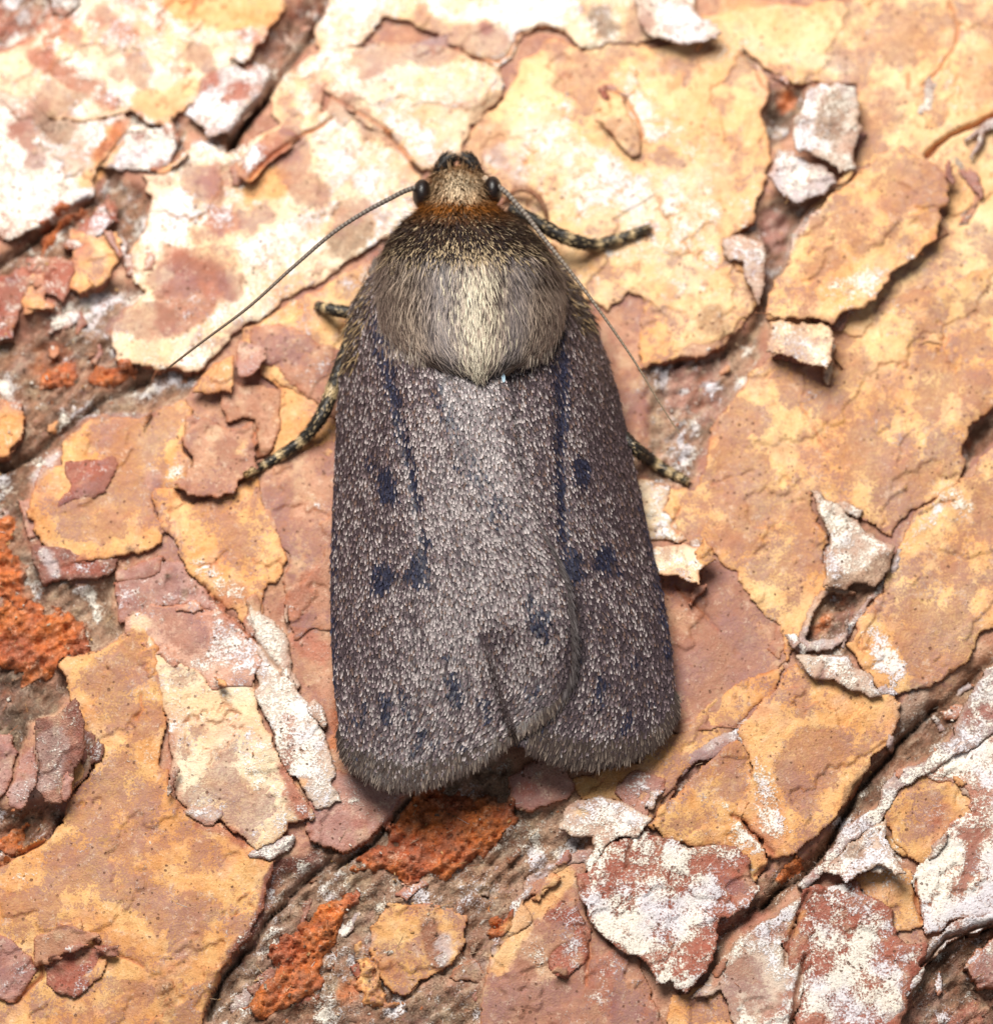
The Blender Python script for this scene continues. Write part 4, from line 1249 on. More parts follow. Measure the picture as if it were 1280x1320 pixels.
def strands(P, D, N, length, width, tilt, tipc, basec, bend, seg=4):
    """long hair-like scales that lie down along the body"""
    n = len(P)
    W = unit(np.cross(N, D))
    V = []; g = []
    for i in range(seg + 1):
        a = i / seg
        ang = tilt + bend * a
        A = D * np.cos(ang)[:, None] + N * np.sin(ang)[:, None]
        if i == 0: c = P.copy()
        else: c = c + A * (length / seg)[:, None]
        w = (width * 0.5 * (1.0 if a < 0.6 else max(0.12, (1 - a) / 0.4)))[:, None]
        V += [c - W * w, c + W * w]; g += [a, a]
    V = np.stack(V, 1); m = 2 * (seg + 1)
    b = np.arange(n)[:, None] * m
    Q = np.concatenate([b + [2 * i, 2 * i + 1, 2 * i + 3, 2 * i + 2] for i in range(seg)])
    g = np.array(g)[None, :, None]
    C = basec[:, None] * (1 - g) + tipc[:, None] * g
    return V.reshape(-1, 3), Q, C.reshape(-1, 3)

# wing pattern and a painted-in lit area in photo pixels: (kind, x-y-r chain)
NAVY = [
    ([(490, 412, 8), (497, 445, 12), (504, 490, 8), (516, 545, 7), (530, 600, 6), (540, 652, 5)], .8),
    ([(497, 608, 10), (502, 634, 12)], 1.0), ([(494, 735, 15), (490, 752, 11)], .95), ([(542, 712, 9), (538, 738, 16)], .9),
    ([(478, 585, 4), (480, 600, 4)], .6), ([(546, 690, 6)], .7), ([(548, 700, 3), (545, 725, 6)], .7),
    ([(582, 870, 8), (590, 900, 9)], .85), ([(578, 845, 4)], .5),
    ([(496, 895, 6), (500, 925, 6)], .75), ([(520, 888, 5), (528, 922, 5)], .75), ([(472, 905, 5), (470, 925, 5)], .6), ([(455, 930, 6)], .6),
    ([(545, 940, 5), (540, 965, 6)], .5), ([(625, 900, 6), (632, 925, 5)], .7), ([(462, 980, 6)], .7), ([(565, 955, 7)], .45), ([(600, 960, 6)], .5),
    ([(692, 790, 14), (700, 812, 10)], .75), ([(680, 770, 9)], .5), ([(690, 885, 10)], .6),
    ([(712, 395, 10), (718, 440, 13), (722, 520, 8), (719, 590, 6), (722, 650, 6), (722, 690, 6)], .85),
    ([(746, 594, 10), (748, 612, 11)], .95), ([(734, 716, 14), (738, 734, 13)], .95), ([(778, 708, 10), (776, 724, 12)], .95), ([(798, 732, 5)], .6),
    ([(775, 870, 6), (772, 900, 6)], .8), ([(810, 915, 5), (806, 940, 5)], .6), ([(745, 855, 6)], .6), ([(838, 900, 6)], .5), ([(820, 850, 6)], .5), ([(700, 940, 8)], .5),
    ([(430, 620, 6), (428, 760, 5), (430, 880, 5)], .45), ([(560, 500, 7), (590, 560, 6)], .35), ([(600, 590, 14), (640, 660, 14)], .3),
    ([(826, 640, 5), (845, 740, 5), (860, 840, 5)], .5),
]
PALE = [([(566, 530, 5), (585, 600, 6), (610, 660, 7), (640, 720, 9)], .8), ([(675, 850, 22), (700, 835, 14)], .8), ([(620, 832, 6), (640, 885, 6), (656, 940, 5)], .9),
        ([(580, 790, 40), (640, 760, 30)], .28), ([(560, 660, 30)], .15), ([(840, 935, 8), (860, 915, 5)], .55), ([(452, 965, 8)], .5), ([(800, 960, 12)], .3)]  # broad first chain here paints in the wing's brightest lit area
DARK = [([(738, 760, 10), (742, 830, 12), (728, 885, 16), (700, 930, 14), (665, 945, 10)], .65), ([(640, 965, 10)], .35), ([(445, 420, 8), (436, 470, 8)], .5),
        ([(700, 340, 20), (740, 400, 18)], .45), ([(455, 985, 9), (500, 1004, 11), (580, 1003, 11), (640, 982, 12)], .5), ([(690, 968, 12), (780, 976, 11), (845, 958, 9)], .5), ([(665, 900, 8), (690, 925, 12)], .5)]

def scale_colours(u, v, side, rr):
    n = len(u)
    du = u + 3 * fbm(u * .05, v * .05, 141, 2); dv = v + 3 * fbm(u * .05, v * .05, 142, 2)
    def field(lst, f):
        k = np.zeros(n)
        for ch, a in lst:
            k = np.maximum(k, a * sstep(f, -f, chain_dist(du, dv, ch)))
        return k
    kn = field(NAVY, 6.0); kp = field(PALE, 9.0); kd = field(DARK, 9.0)
    patch = fbm(u * .02, v * .02, 151, 4)
    patch2 = fbm(u * .06, v * .06, 152, 3)
    xc = axis(v); edgek = np.where(u < xc, sstep(.6, 1, (xc - u) / (xc - ips(v, L_COSTA))), sstep(.6, 1, (u - xc) / (ips(v, R_COSTA) - xc)))
    # tip tones
    vein = fbm((u - 0.22 * (v - 600) * np.where(u < axis(v), 1, .5)) * .055, v * .004, 155, 3)
    q = rr.random(n) + 0.34 * vein + 0.22 * patch + 0.15 * patch2 + 0.35 * kp - 0.5 * kd + (-0.02 if side == 'L' else -0.16) - 0.22 * edgek  # right wing set darker: shade of the side away from the lamp, painted in
    pale = srgb((212, 198, 196)); mid = srgb((146, 127, 130)); dk = srgb((80, 66, 72)); warm = srgb((138, 110, 98))
    tip = np.where((q > 0.58)[:, None], pale, np.where((q > 0.26)[:, None], mid, dk))
    w = rr.random(n) < 0.10
    tip = np.where(w[:, None], warm, tip)
    nav = srgb((36, 36, 56)); nav2 = srgb((66, 68, 90))
    isn = rr.random(n) < kn * 1.02
    tip = np.where(isn[:, None], np.where((rr.random(n) < 0.6)[:, None], nav, nav2), tip)
    tip = tip * rr.uniform(0.75, 1.2, (n, 1))
    tip = tip * (1 - 0.5 * kd[:, None])
    base = np.where(isn[:, None], srgb((26, 26, 42)), srgb((48, 38, 41))) * rr.uniform(.7, 1.2, (n, 1))
    return tip, base

def build_wing(side):
    # membrane: upper surface, underside and rim
    ns, nt = 60, 130
    S, T = np.meshgrid(np.linspace(0, 1, ns), np.linspace(0, 1, nt))
    up = wing_pt(side, S.ravel(), T.ravel())
    lowr = up.copy(); lowr[:, 2] -= 0.05
    Q = grid_quads(nt, ns)
    idx = np.arange(ns * nt).reshape(nt, ns)
    ring = np.concatenate([idx[0, :-1], idx[:-1, -1], idx[-1, :0:-1], idx[:0:-1, 0]])
    r2 = np.roll(ring, -1); o = ns * nt
    Qs = np.stack([ring, r2, o + r2, o + ring], -1)
    c = np.repeat(srgb((72, 60, 60))[None], 2 * o, 0)
    wing = mpart('forewing', np.concatenate([up, lowr]), np.concatenate([Q[:, ::-1], o + Q, Qs]), None, M_SKIN, dict(Col=c))
    rr = np.random.default_rng(21 if side == 'L' else 22)
    # scales in staggered rows over the wing
    v0, lc, rc, en = WING[side]
    SU, SV = 2.0, 3.5
    us = np.arange(415, 880, SU); vs_ = np.arange(330, 1016, SV)
    U, Vv = np.meshgrid(us, vs_)
    U = U + (np.arange(len(vs_)) % 2)[:, None] * SU * .5 + rr.normal(0, .9, U.shape)
    Vv = Vv + rr.normal(0, 1.5, U.shape)
    U = U.ravel(); Vv = Vv.ravel()
    a = ips(Vv, lc); b = ips(Vv, rc)
    s = (U - a) / (b - a)
    ok = (s > 0.003) & (s < 0.997)
    ok &= (Vv < en(np.clip(s, 0, 1)) - 1) & (Vv > v0 + 2)
    if side == 'R': ok &= U > ips(Vv, L_DORS) - 40
    U, Vv, s = U[ok], Vv[ok], s[ok]
    t = (Vv - v0) / (en(s) - v0)
    P, D, N = frame(lambda p, q: wing_pt(side, p, q), s, t)
    # direction: fan from the wing base
    bx = 540 if side == 'L' else 700
    fx = (U - bx) / 900.0
    side_v = unit(np.cross(N, D)); side_v *= np.sign(side_v[:, :1] + 1e-9)
    n = len(U)
    D2 = unit(D + side_v * (0.25 * fx + rr.normal(0, .14, n))[:, None])
    tip, base = scale_colours(U, Vv, side, rr)
    ln = rr.uniform(.17, .26, n) * (1.0 + 0.5 * sstep(480, 360, Vv))
    wd = rr.uniform(.044, .070, n) * (1.0 - 0.35 * sstep(480, 360, Vv))
    tl = rr.normal(.15, .09, n)
    V, Q, T, C = leaves(P - N * 0.004, D2, N, ln, wd, tl, tip, base)
    sc = mpart('wing_scales', V, Q, T, M_SCALE, dict(Col=C), wing)
    sc['kind'] = 'stuff'
    # fringe of long scales along the outer margin
    n = 8000
    s = np.sort(rr.uniform(0.0 if side == 'L' else .12, 1.0, n))
    lay = rr.random(n)
    t = 1.0 - lay * 0.045
    P, D, N = frame(lambda p, q: wing_pt(side, p, q), s, t)
    e = 2e-3
    tan = unit(wing_pt(side, np.clip(s + e, 0, 1), np.ones(n)) - wing_pt(side, np.clip(s - e, 0, 1), np.ones(n)))
    out = unit(np.cross(N, tan)); out *= np.sign(-(out[:, 1:2]))
    out = unit(out * 0.75 + D * 0.6 + tan * (rr.normal(0, .10, n) + 0.12 * np.sin(s * 160))[:, None])
    ln = rr.uniform(.26, .46, n) * (1 + 0.14 * np.sin(s * 190 + 2 * np.sin(s * 37)))
    tip = np.where((rr.random(n) < .22)[:, None], srgb((160, 142, 128)), srgb((84, 68, 62))) * rr.uniform(.7, 1.2, (n, 1))
    base = np.repeat(srgb((52, 42, 38))[None], n, 0)
    V, Q, T, C = leaves(P, out, N, ln, rr.uniform(.020, .036, n), rr.normal(-.02, .09, n), tip, base)
    fr = mpart('wing_fringe', V, Q, T, M_SCALE, dict(Col=C), wing)
    fr['kind'] = 'stuff'
    return wing
lw = build_wing('L'); rw = build_wing('R')
lw['label'] = 'forewing lying on top, with two dark blue spots near its middle'
rw['label'] = 'forewing tucked beneath the other, its shade painted in darker'

# one stray pale blue scale caught on the upper wing
pz = unproj(648, 478, wing_z(np.array(648.), np.array(478.), 'L') + .06)
V, Q, T, C = leaves(pz[None], np.array([[.1, -1., -.1]]), np.array([[0., 0., 1.]]), np.array([.36]), np.array([.11]), np.array([.1]), srgb((188, 214, 228))[None], srgb((150, 182, 204))[None])
mpart('loose_scale', V, Q, T, M_SCALE, dict(Col=C), lw)

# hair fringe hanging from the trailing edge of the upper wing over the lower one
def dorsal_fringe():
    rr = np.random.default_rng(33)
    n = 900
    v = rr.uniform(600, 915, n)
    inset = rr.uniform(0, 7, n) * sstep(560, 760, v)
    u = ips(v, L_DORS) - inset
    P = unproj(u, v, wing_z(u, v, 'L'))
    P2 = unproj(ips(v + 2, L_DORS), v + 2, wing_z(u, v, 'L'))
    D = unit(P2 - unproj(ips(v, L_DORS), v, wing_z(u, v, 'L')))
    D[:, 0] += 0.35 * sstep(600, 760, v); D = unit(D)
    N = np.repeat(np.array([[0.35, 0, 0.94]]), n, 0)
    ln = rr.uniform(.25, .5, n) * (0.35 + 0.65 * sstep(600, 740, v))
    tip = np.where((rr.random(n) < .4)[:, None], srgb((116, 108, 108)), srgb((78, 69, 69))) * rr.uniform(.7, 1.2, (n, 1))
    base = np.repeat(srgb((56, 48, 46))[None], n, 0)
    V, Q, C = strands(P, D, N, ln, rr.uniform(.022, .04, n), np.full(n, .05), tip, base, rr.normal(-.25, .1, n))
    o = mpart('trailing_hair', V, Q, None, M_FUR, dict(Col=C), lw)
    o['kind'] = 'stuff'
dorsal_fringe()

# body: head, thorax and abdomen as one continuous surface
B_HW = [(212, 6), (216, 24), (228, 35), (245, 38), (258, 42), (268, 52), (285, 76), (310, 99), (345, 116), (390, 122), (425, 114), (445, 100), (460, 78), (472, 56), (480, 44), (520, 90), (700, 100), (880, 60), (930, 10)]
B_TOP = [(212, 2.0), (216, 2.5), (228, 3.0), (245, 3.3), (258, 3.35), (268, 3.45), (285, 3.9), (310, 4.25), (345, 4.50), (390, 4.64), (425, 4.60), (445, 4.54), (460, 4.44), (470, 4.34), (480, 3.8), (520, 3.3), (700, 2.7), (880, 1.9), (930, 1.5)]
B_BOT = [(212, 1.8), (230, 1.4), (262, 1.4), (300, .9), (400, .7), (700, .8), (930, 1.3)]
def body_c(v): return ip(v, [(200, 590), (262, 592), (340, 603), (420, 609), (470, 614), (700, 632), (930, 640)])
def body_top(u, v):
    hw = ips(v, B_HW); t = np.clip(np.abs(u - body_c(v)) / hw, 0, 1)
    zt = ips(v, B_TOP); zb = ips(v, B_BOT); zm = zb + (zt - zb) * 0.42
    return zm + (zt - zm) * (1 - t ** 3.0) ** (1 / 1.8)
def body_surf(u, v):
    '''body top; behind the collar the furry thorax lies as a low cushion over the wing bases'''
    t = np.clip(np.abs(u - body_c(v)) / ips(v, B_HW), 0, 1)
    z2 = wing_z(u, v, 'L') + .05 + .42 * (1 - t ** 2) * sstep(500, 440, v)
    k = sstep(322, 368, v) * sstep(500, 480, v)
    return body_top(u, v) * (1 - k) + z2 * k
nv, nr = 130, 48
vv = np.concatenate([np.linspace(212, 300, 45), np.linspace(302, 930, nv - 45)])
th = np.linspace(0, 2 * math.pi, nr, endpoint=False)
VV, TH = np.meshgrid(vv, th, indexing='ij')
zt = ips(VV, B_TOP); zb = ips(VV, B_BOT); zm = zb + (zt - zb) * .42
cu = np.cos(TH); su = np.sin(TH)
uu = body_c(VV) + ips(VV, B_HW) * np.sign(cu) * np.abs(cu) ** .7
zz = np.where(su > 0, np.where((VV > 322) & (VV < 500), body_surf(uu, VV) - .03, zm + (zt - zm) * np.abs(su) ** .95), zm - (zm - zb) * np.abs(su) ** .85)
V = unproj(uu.ravel(), VV.ravel(), zz.ravel())
i = np.arange(nv * nr).reshape(nv, nr); j = np.roll(i, -1, 1)
Q = np.stack([i[:-1], j[:-1], j[1:], i[1:]], -1).reshape(-1, 4)
vr = VV.ravel()
bc = np.where((vr < 262)[:, None], srgb((150, 104, 64)), np.where((vr < 320)[:, None], srgb((64, 46, 34)), srgb((110, 94, 80))))
capv = np.concatenate([V, [V[:nr].mean(0)], [V[-nr:].mean(0)]])
T = np.concatenate([np.stack([j[0], i[0], np.full(nr, len(V))], -1), np.stack([i[-1], j[-1], np.full(nr, len(V) + 1)], -1)])
body = mpart('body', capv, Q, T, M_SKIN, dict(Col=np.concatenate([bc, bc[:1], bc[-1:]])))

def body_pt(s, t):
    v = 212 + t * (480 - 212)
    u = body_c(v) + (2 * s - 1) * ips(v, B_HW)
    return unproj(u, v, body_surf(u, v))

def coat(name, n, vr_, smax, lenf, widf, tiltf, colf, bend, conv=0.0, seed=1, soft=None):
    rr = np.random.default_rng(seed)
    v = rr.uniform(vr_[0], vr_[1], n * 3)
    keep = rr.random(n * 3) < ips(v, B_HW) / 114.0 * (1.0 if soft is None else sstep(vr_[0], vr_[0] + soft, v) if soft > 0 else sstep(vr_[1], vr_[1] + soft, v))
    v = v[keep][:n]; n = len(v)
    w = np.sin(rr.uniform(-1, 1, n) * math.asin(smax))
    s = 0.5 + 0.5 * w; t = (v - 212) / 268.0
    P, D, N = frame(body_pt, s, t)
    u = body_c(v) + w * ips(v, B_HW)
    side_v = unit(np.cross(N, D)); side_v *= np.sign(side_v[:, :1] + 1e-9)
    D = unit(D * np.array([1, 1, .55]) + side_v * (rr.normal(0, .13, n) - conv * w * sstep(380, 460, v))[:, None] + 0.18 * side_v * fbm(u * .05, v * .05, seed + 50, 2)[:, None])
    tip, base = colf(u, v, w, rr)
    V, Q, C = strands(P - N * .01, D, N, lenf(v, rr, n), widf(rr, n), tiltf(v, rr, n), tip, base, bend(rr, n))
    o = mpart(name, V, Q, None, M_FUR, dict(Col=C), body)
    o['kind'] = 'stuff'
    return o

def c_thorax(u, v, w, rr):
    n = len(u)
    cen = np.exp(-((u - 614 + 3 * np.sin(v * .07)) / 26.0) ** 2) * sstep(318, 350, v)
    pt = fbm(u * .045, v * .02, 161, 3)
    pale = srgb((216, 203, 178)); grey = srgb((158, 140, 124)); br = srgb((92, 74, 64)); cool = srgb((150, 142, 146))
    q = rr.random(n) + .3 * pt
    tip = np.where((q > .62)[:, None], grey * 1.35, np.where((q > .32)[:, None], grey * .7, br * .7))
    coolm = np.exp(-((u - 566) / 22.0) ** 2) + np.exp(-((u - 664) / 18.0) ** 2)
    tip = tip * (1 - .45 * coolm[:, None]) + cool * .45 * coolm[:, None]
    dkl = np.exp(-((u - 640) / 7.0) ** 2) * sstep(400, 330, v) + .8 * np.exp(-((u - 574) / 6.0) ** 2) * sstep(380, 335, v)
    tip = tip * (1 - .5 * np.clip(dkl, 0, 1)[:, None])
    cp = (rr.random(n) < cen * .72)[:, None]
    tip = np.where(cp, pale, tip)
    ed = (sstep(.6, .95, np.abs(w)) * .6)[:, None]
    tip = tip * (1 - ed) + srgb((112, 92, 86)) * ed
    low = (sstep(440, 466, v) * (1 - .6 * cen))[:, None] * .45
    tip = tip * (1 - low)
    tip = tip * rr.uniform(.7, 1.2, (n, 1))
    return tip, tip * .45 + srgb((60, 50, 44)) * .3
def c_collar(u, v, w, rr):
    n = len(u)
    q = rr.random(n)
    lightp = .12 + .40 * sstep(302, 335, v) + .2 * np.exp(-((u - 606) / 30.) ** 2) * sstep(290, 320, v)
    tip = np.where((q < lightp)[:, None], srgb((196, 172, 138)), np.where((q < .6)[:, None], srgb((74, 54, 42)), srgb((48, 38, 40))))
    k = (sstep(292, 268, v) * .8)[:, None]
    tip = tip * (1 - k) + srgb((158, 100, 46)) * k
    k = (sstep(.8, 1., np.abs(w)) * .3)[:, None]
    tip = tip * (1 - k) + srgb((120, 84, 56)) * k
    tip = tip * rr.uniform(.65, 1.2, (n, 1))
    return tip, tip * .3 + srgb((40, 30, 24)) * .4
def c_head(u, v, w, rr):
    n = len(u)
    cen = np.exp(-((u - 590) / 26.) ** 2 - ((v - 234) / 22.) ** 2)[:, None]
    tip = srgb((176, 130, 84)) * (1 - cen) + srgb((232, 210, 178)) * cen
    back = (sstep(250, 264, v))[:, None]
    tip = tip * (1 - back) + srgb((160, 96, 38)) * back
    tip = tip * rr.uniform(.65, 1.2, (n, 1))
    return tip, tip * .55
coat('thorax_fur', 24000, (312, 470), .97, lambda v, r, n: r.uniform(.32, .75, n), lambda r, n: r.uniform(.022, .040, n),
     lambda v, r, n: r.normal(.24, .16, n), c_thorax, lambda r, n: r.normal(-.36, .14, n), .22, 5, 30)
coat('collar_fur', 11000, (264, 350), .99, lambda v, r, n: r.uniform(.20, .42, n), lambda r, n: r.uniform(.022, .042, n),
     lambda v, r, n: r.normal(.55, .25, n), c_collar, lambda r, n: r.normal(-.35, .2, n), 0, 6, -34)
coat('head_fur', 3600, (214, 268), .96, lambda v, r, n: r.uniform(.25, .6, n), lambda r, n: r.uniform(.022, .04, n),
     lambda v, r, n: r.normal(.65, .3, n), c_head, lambda r, n: r.normal(-.3, .2, n), 0, 7)

# side tufts of the thorax that lie over the wing bases
def tegula(sgn):
    rr = np.random.default_rng(81 + sgn)
    n = 5200
    q = rr.random(n); w = rr.uniform(-1, 1, n)
    v = 332 + q * 122 + rr.normal(0, 5, n)
    cx = np.interp(v, [330, 380, 460], [96, 108, 88]); hw = np.interp(v, [330, 380, 430, 465], [24, 30, 30, 18])
    u = body_c(v) + sgn * (cx + w * hw) + rr.normal(0, 3, n)
    sd = 'L' if sgn < 0 else 'R'
    z = np.maximum(wing_z(u, v, sd) + .04, np.where(np.abs(u - body_c(v)) < ips(v, B_HW) * .97, body_surf(u, v), 0)) - .02
    P = unproj(u, v, z)
    P2 = unproj(u - sgn * 1.2, v + 8, z - .02)
    D = unit(P2 - P + rr.normal(0, .022, (n, 3)))
    N = unit(np.array([[sgn * .25, .1, 1.]]) + rr.normal(0, .1, (n, 3)))
    x_ = rr.random(n) + .3 * fbm(u * .045, v * .02, 165, 3)
    tip = np.where((x_ > .66)[:, None], srgb((178, 160, 142)), np.where((x_ > .3)[:, None], srgb((124, 106, 96)), srgb((82, 64, 56))))
    ed = (sstep(.3, 1., w) * .55)[:, None]
    tip = tip * (1 - ed) + srgb((108, 78, 64)) * ed
    tip = tip * rr.uniform(.7, 1.2, (n, 1))
    V, Q, C = strands(P, D, N, rr.uniform(.3, .62, n), rr.uniform(.018, .034, n), rr.normal(.2, .1, n), tip, tip * .45, rr.normal(-.3, .1, n))
    o = mpart('side_tuft', V, Q, None, M_FUR, dict(Col=C), body)
    o['kind'] = 'stuff'
tegula(-1); tegula(1)

# shoulder fringe where the wings leave the body (long mixed hairs)
def shoulder(side):
    rr = np.random.default_rng(44 if side == 'L' else 45)
    n = 900
    q = rr.random(n)
    line = [(503, 330), (476, 360), (459, 390), (447, 425), (441, 470)] if side == 'L' else [(697, 318), (722, 345), (746, 380), (765, 420)]
    a = np.array(line, float); k = np.linspace(0, 1, len(a))
    u = np.interp(q, k, a[:, 0]) + rr.uniform(-2, 20, n) * (1 if side == 'L' else -1); v = np.interp(q, k, a[:, 1]) + rr.normal(0, 4, n)
    z = wing_z(u, v, side)
    P = unproj(u, v, z)
    d = np.array([a[-1, 0] - a[0, 0], a[-1, 1] - a[0, 1]]); d /= np.hypot(*d)
    P2 = unproj(u + d[0] * 6, v + d[1] * 6, z - .05)
    D = unit(P2 - P + rr.normal(0, .03, (n, 3)))
    N = unit(np.array([[-.5 if side == 'L' else .5, .2, .8]]) + rr.normal(0, .15, (n, 3)))
    tip = np.where((rr.random(n) < .3)[:, None], srgb((170, 142, 104)), srgb((70, 54, 44))) * rr.uniform(.7, 1.2, (n, 1))
    V, Q, C = strands(P, D, N, rr.uniform(.25, .5, n), rr.uniform(.03, .05, n), rr.normal(.25, .15, n), tip, tip * .5, rr.normal(-.2, .1, n))
    o = mpart('shoulder_fur', V, Q, None, M_FUR, dict(Col=C), lw if side == 'L' else rw)
    o['kind'] = 'stuff'
shoulder('L'); shoulder('R')

# generic tube along a 3-D path
def tube(path, rad, seg=12):
    path = np.asarray(path, float); n = len(path)
    d = unit(np.gradient(path, axis=0))
    up = np.array([0, 0, 1.0])
    a = unit(np.cross(d, up)); b = np.cross(a, d)
    th = np.linspace(0, 2 * math.pi, seg, endpoint=False)
    V = path[:, None] + rad[:, None, None] * (np.cos(th)[None, :, None] * a[:, None] + np.sin(th)[None, :, None] * b[:, None])
    i = np.arange(n * seg).reshape(n, seg); j = np.roll(i, -1, 1)
    Q = np.stack([i[:-1], j[:-1], j[1:], i[1:]], -1).reshape(-1, 4)
    V = np.concatenate([V.reshape(-1, 3), path[:1], path[-1:]])
    T = np.concatenate([np.stack([j[0], i[0], np.full(seg, n * seg)], -1), np.stack([i[-1], j[-1], np.full(seg, n * seg + 1)], -1)])
    return V, Q, T

def curve3(pts, n):
    """smooth path through (u, v, z) photo points"""
    a = np.array(pts, float)
    k = np.concatenate([[0], np.cumsum(np.hypot(np.diff(a[:, 0]), np.diff(a[:, 1])))])
    q = np.linspace(0, k[-1], n)
    c = [ips(q, np.stack([k, a[:, m]], -1)) for m in range(3)]
    return unproj(c[0], c[1], c[2]), q / k[-1], c[0], c[1]

def antenna(pts, r0, r1, tipc):
    n = 360
    P, q, _, _ = curve3(pts, n)
    ann = q * 75
    rad = (r0 + (r1 - r0) * q ** .8) * (1 + .10 * np.cos(ann * 2 * math.pi))
    V, Q, T = tube(P, rad, 10)
    f = np.cos(ann * 2 * math.pi)
    c0 = srgb((84, 74, 68)); c1 = srgb((150, 140, 130))
    c = np.where((f > .3)[:, None], c1 * .7, c0)
    k = (q ** 1.5)[:, None]
    c = c * (1 - k) + tipc * k
    C = np.repeat(c, 10, 0)
    o = mpart('antenna', V, Q, T, M_SKIN, dict(Col=np.concatenate([C, C[:1], C[-1:]])))
    # swollen pale base joint
    return o
antenna([(549, 240, 2.75), (530, 243, 3.0), (500, 257, 3.35), (440, 292, 3.7), (380, 342, 3.9), (320, 396, 3.9), (260, 441, 3.8), (217, 474, 3.7)], .085, .032, srgb((96, 72, 52)))
antenna([(628, 234, 2.85), (645, 242, 3.05), (668, 265, 3.4), (702, 308, 3.9), (740, 356, 4.0), (782, 413, 3.8), (822, 472, 3.4), (852, 522, 3.0), (876, 559, 2.7)], .09, .018, srgb((150, 128, 104)))

def ellipsoid(u, v, z, ru, rv, rz, n=20, m=28):
    ph = np.linspace(-math.pi / 2, math.pi / 2, n); th = np.linspace(0, 2 * math.pi, m, endpoint=False)
    PH, TH = np.meshgrid(ph, th, indexing='ij')
    c = unproj(u, v, z)
    V = c + np.stack([ru * np.cos(PH) * np.cos(TH), rv * np.sin(PH), rz * np.cos(PH) * np.sin(TH)], -1).reshape(-1, 3)
    i = np.arange(n * m).reshape(n, m); j = np.roll(i, -1, 1)
    return V, np.stack([i[:-1], i[1:], j[1:], j[:-1]], -1).reshape(-1, 4)
for u, v in ((544, 250), (635, 246)):
    V, Q = ellipsoid(u, v, 2.7, .29, .45, .52)
    mpart('eye', V, Q, None, M_EYE)
for u, v, c in ((553, 235, (120, 84, 56)), (625, 231, (214, 190, 164))):
    V, Q = ellipsoid(u, v, 2.75, .13, .13, .12, 12, 16)
    mpart('antenna_joint', V, Q, None, M_SKIN, dict(Col=np.repeat(srgb(c)[None], len(V), 0)))

# mouth feelers (palps): two dark bristly lobes in front of the head
for s in (-1, 1):
    pts = [(590 + s * 28, 236, 2.3), (590 + s * 25, 221, 2.6), (590 + s * 17, 209, 2.6), (590 + s * 8, 203, 2.5)]
    P, q, _, _ = curve3(pts, 26)
    rad = .15 + .08 * sstep(.3, .8, q) - .16 * sstep(.84, 1, q) ** 2
    V, Q, T = tube(P, rad, 12)
    C = np.repeat(srgb((30, 24, 22))[None], len(V), 0)
    palp = mpart('palp', V, Q, T, M_SKIN, dict(Col=C))
    rr = np.random.default_rng(60 + s)
    n = 450
    k = rr.integers(2, 25, n); an = rr.uniform(0, math.pi, n)
    dd = unit(np.gradient(P, axis=0))[k]
    aa = unit(np.cross(dd, [0, 0, 1.])); bb = np.cross(aa, dd)
    N = aa * np.cos(an)[:, None] + bb * np.sin(an)[:, None]
    tip = np.where((rr.random(n) < .12)[:, None], srgb((150, 120, 90)), srgb((34, 27, 25))) * rr.uniform(.7, 1.2, (n, 1))
    V, Q, C = strands(P[k] + N * (rad[k] * .9)[:, None], dd, N, rr.uniform(.12, .22, n), rr.uniform(.02, .035, n), rr.normal(.5, .15, n), tip, tip * .6, rr.normal(-.3, .1, n), 3)
    o = mpart('palp_bristles', V, Q, None, M_FUR, dict(Col=C), palp); o['kind'] = 'stuff'

# legs: tapered, scaled tubes with pale joints
def leg(pts, radii, bands, seed, tipc=(150, 118, 76), dark=(52, 46, 40)):
    """pts (u, v, height above the bark surface or None for absolute z tuple)"""
    P, q, pu, pv = curve3(pts, 110)
    rad = np.interp(q, [r[0] for r in radii], [r[1] for r in radii])
    f = np.zeros(110)
    for b, w in bands:
        f = np.maximum(f, np.exp(-((q - b) / w) ** 4))
        rad = rad * (1 + .10 * np.exp(-((q - b + w) / (w * .8)) ** 2))
    rr = np.random.default_rng(seed)
    pale = srgb((214, 186, 140))
    c = srgb(dark)[None] * (1 - f[:, None]) + pale[None] * f[:, None]
    k = sstep(.93, 1., q)[:, None]; c = c * (1 - k) + srgb(tipc) * k
    V, Q, T = tube(P, rad, 14)
    C = np.repeat(c, 14, 0)
    o = mpart('leg', V, Q, T, M_SKIN, dict(Col=np.concatenate([C, C[:1], C[-1:]])))
    n = 1500
    k = rr.integers(1, 108, n); an = rr.uniform(-.6, math.pi + .6, n)
    dd = unit(np.gradient(P, axis=0))[k]
    aa = unit(np.cross(dd, [0, 0, 1.])); bb = np.cross(aa, dd)
    N = aa * np.cos(an)[:, None] + bb * np.sin(an)[:, None]
    fleck = (rr.random(n) < .12)[:, None]
    tip = np.where(fleck, srgb((180, 156, 120)), c[k] * rr.uniform(.7, 1.4, (n, 1)))
    V, Q, T, C = leaves(P[k] + N * (rad[k] * .95)[:, None], dd, N, rr.uniform(.10, .2, n), rr.uniform(.03, .055, n), rr.normal(.22, .12, n), tip, tip * .6)
    s = mpart('leg_scales', V, Q, T, M_SCALE, dict(Col=C), o); s['kind'] = 'stuff'
    return o

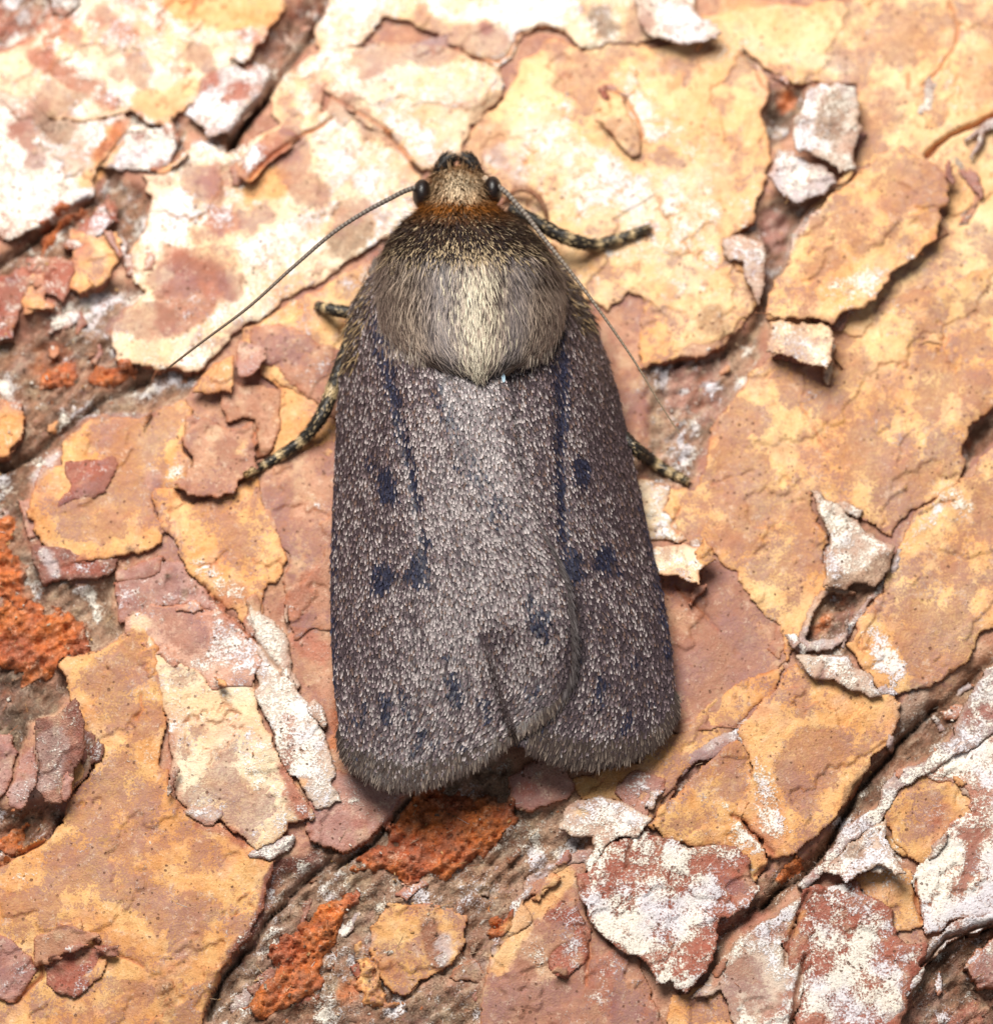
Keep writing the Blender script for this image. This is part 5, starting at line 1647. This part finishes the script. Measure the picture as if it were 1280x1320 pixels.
def on(u, v, r):
    """height that rests a tube of radius r on the bark at a photo pixel"""
    z = 0.3
    for _ in range(4):
        p = unproj(u, v, z); z = float(surf_at(p[0], p[1])) + r
    return z
LEGS = [
    ([(452, 440, 1.5), (440, 470, 1.3), (430, 500, 1.05), (412, 540, .85), (391, 566, on(391, 566, .26)), (365, 585, on(365, 585, .17)), (340, 600, on(340, 600, .14)), (316, 613, on(316, 613, .10))],
     [(0, .2), (.25, .21), (.45, .20), (.58, .17), (.75, .14), (.9, .11), (1, .09)], [(.29, .035), (.615, .025), (.755, .02), (.865, .016), (.96, .03)], 71),
    ([(655, 268, 1.7), (690, 285, 1.5), (716, 300, 1.2), (740, 310, .95), (768, 315, on(768, 315, .24)), (792, 309, on(792, 309, .18)), (815, 302, on(815, 302, .14)), (838, 293, on(838, 293, .11))],
     [(0, .17), (.3, .20), (.5, .20), (.6, .165), (.75, .145), (.9, .125), (1, .10)], [(.42, .022), (.62, .022), (.75, .018), (.85, .014)], 72, (132, 100, 62)),
    ([(800, 560, .9), (818, 577, .75), (838, 593, on(838, 593, .2)), (860, 607, on(860, 607, .15)), (886, 621, on(886, 621, .12))],
     [(0, .19), (.3, .18), (.6, .14), (1, .09)], [(.52, .05), (.72, .04), (.86, .04)], 73),
    ([(465, 404, 1.2), (445, 402, 1.0), (428, 399, .8), (411, 395, on(411, 395, .12))],
     [(0, .16), (.5, .15), (1, .10)], [(.75, .05)], 74, (60, 46, 34)),
]
for a in LEGS:
    leg(*a)

# a thin curled sliver of bark in front of the shoulder
P, q, _, _ = curve3([(648, 262, on(648, 262, .03)), (660, 248, on(660, 248, .05) + .2), (674, 243, on(674, 243, .05) + .4), (690, 250, on(690, 250, .05) + .4), (701, 266, on(701, 266, .05) + .25), (706, 284, on(706, 284, .02))], 40)
V, Q, T = tube(P, .05 + .05 * np.sin(q * math.pi), 8)
nn = len(V)
mesh_np('bark_sliver', V, Q, T, M_BARK, bark, dict(Col=np.repeat(srgb((150, 96, 66))[None], nn, 0), stain=np.full(nn, .2), powder=np.zeros(nn), grain=np.full(nn, .3)))
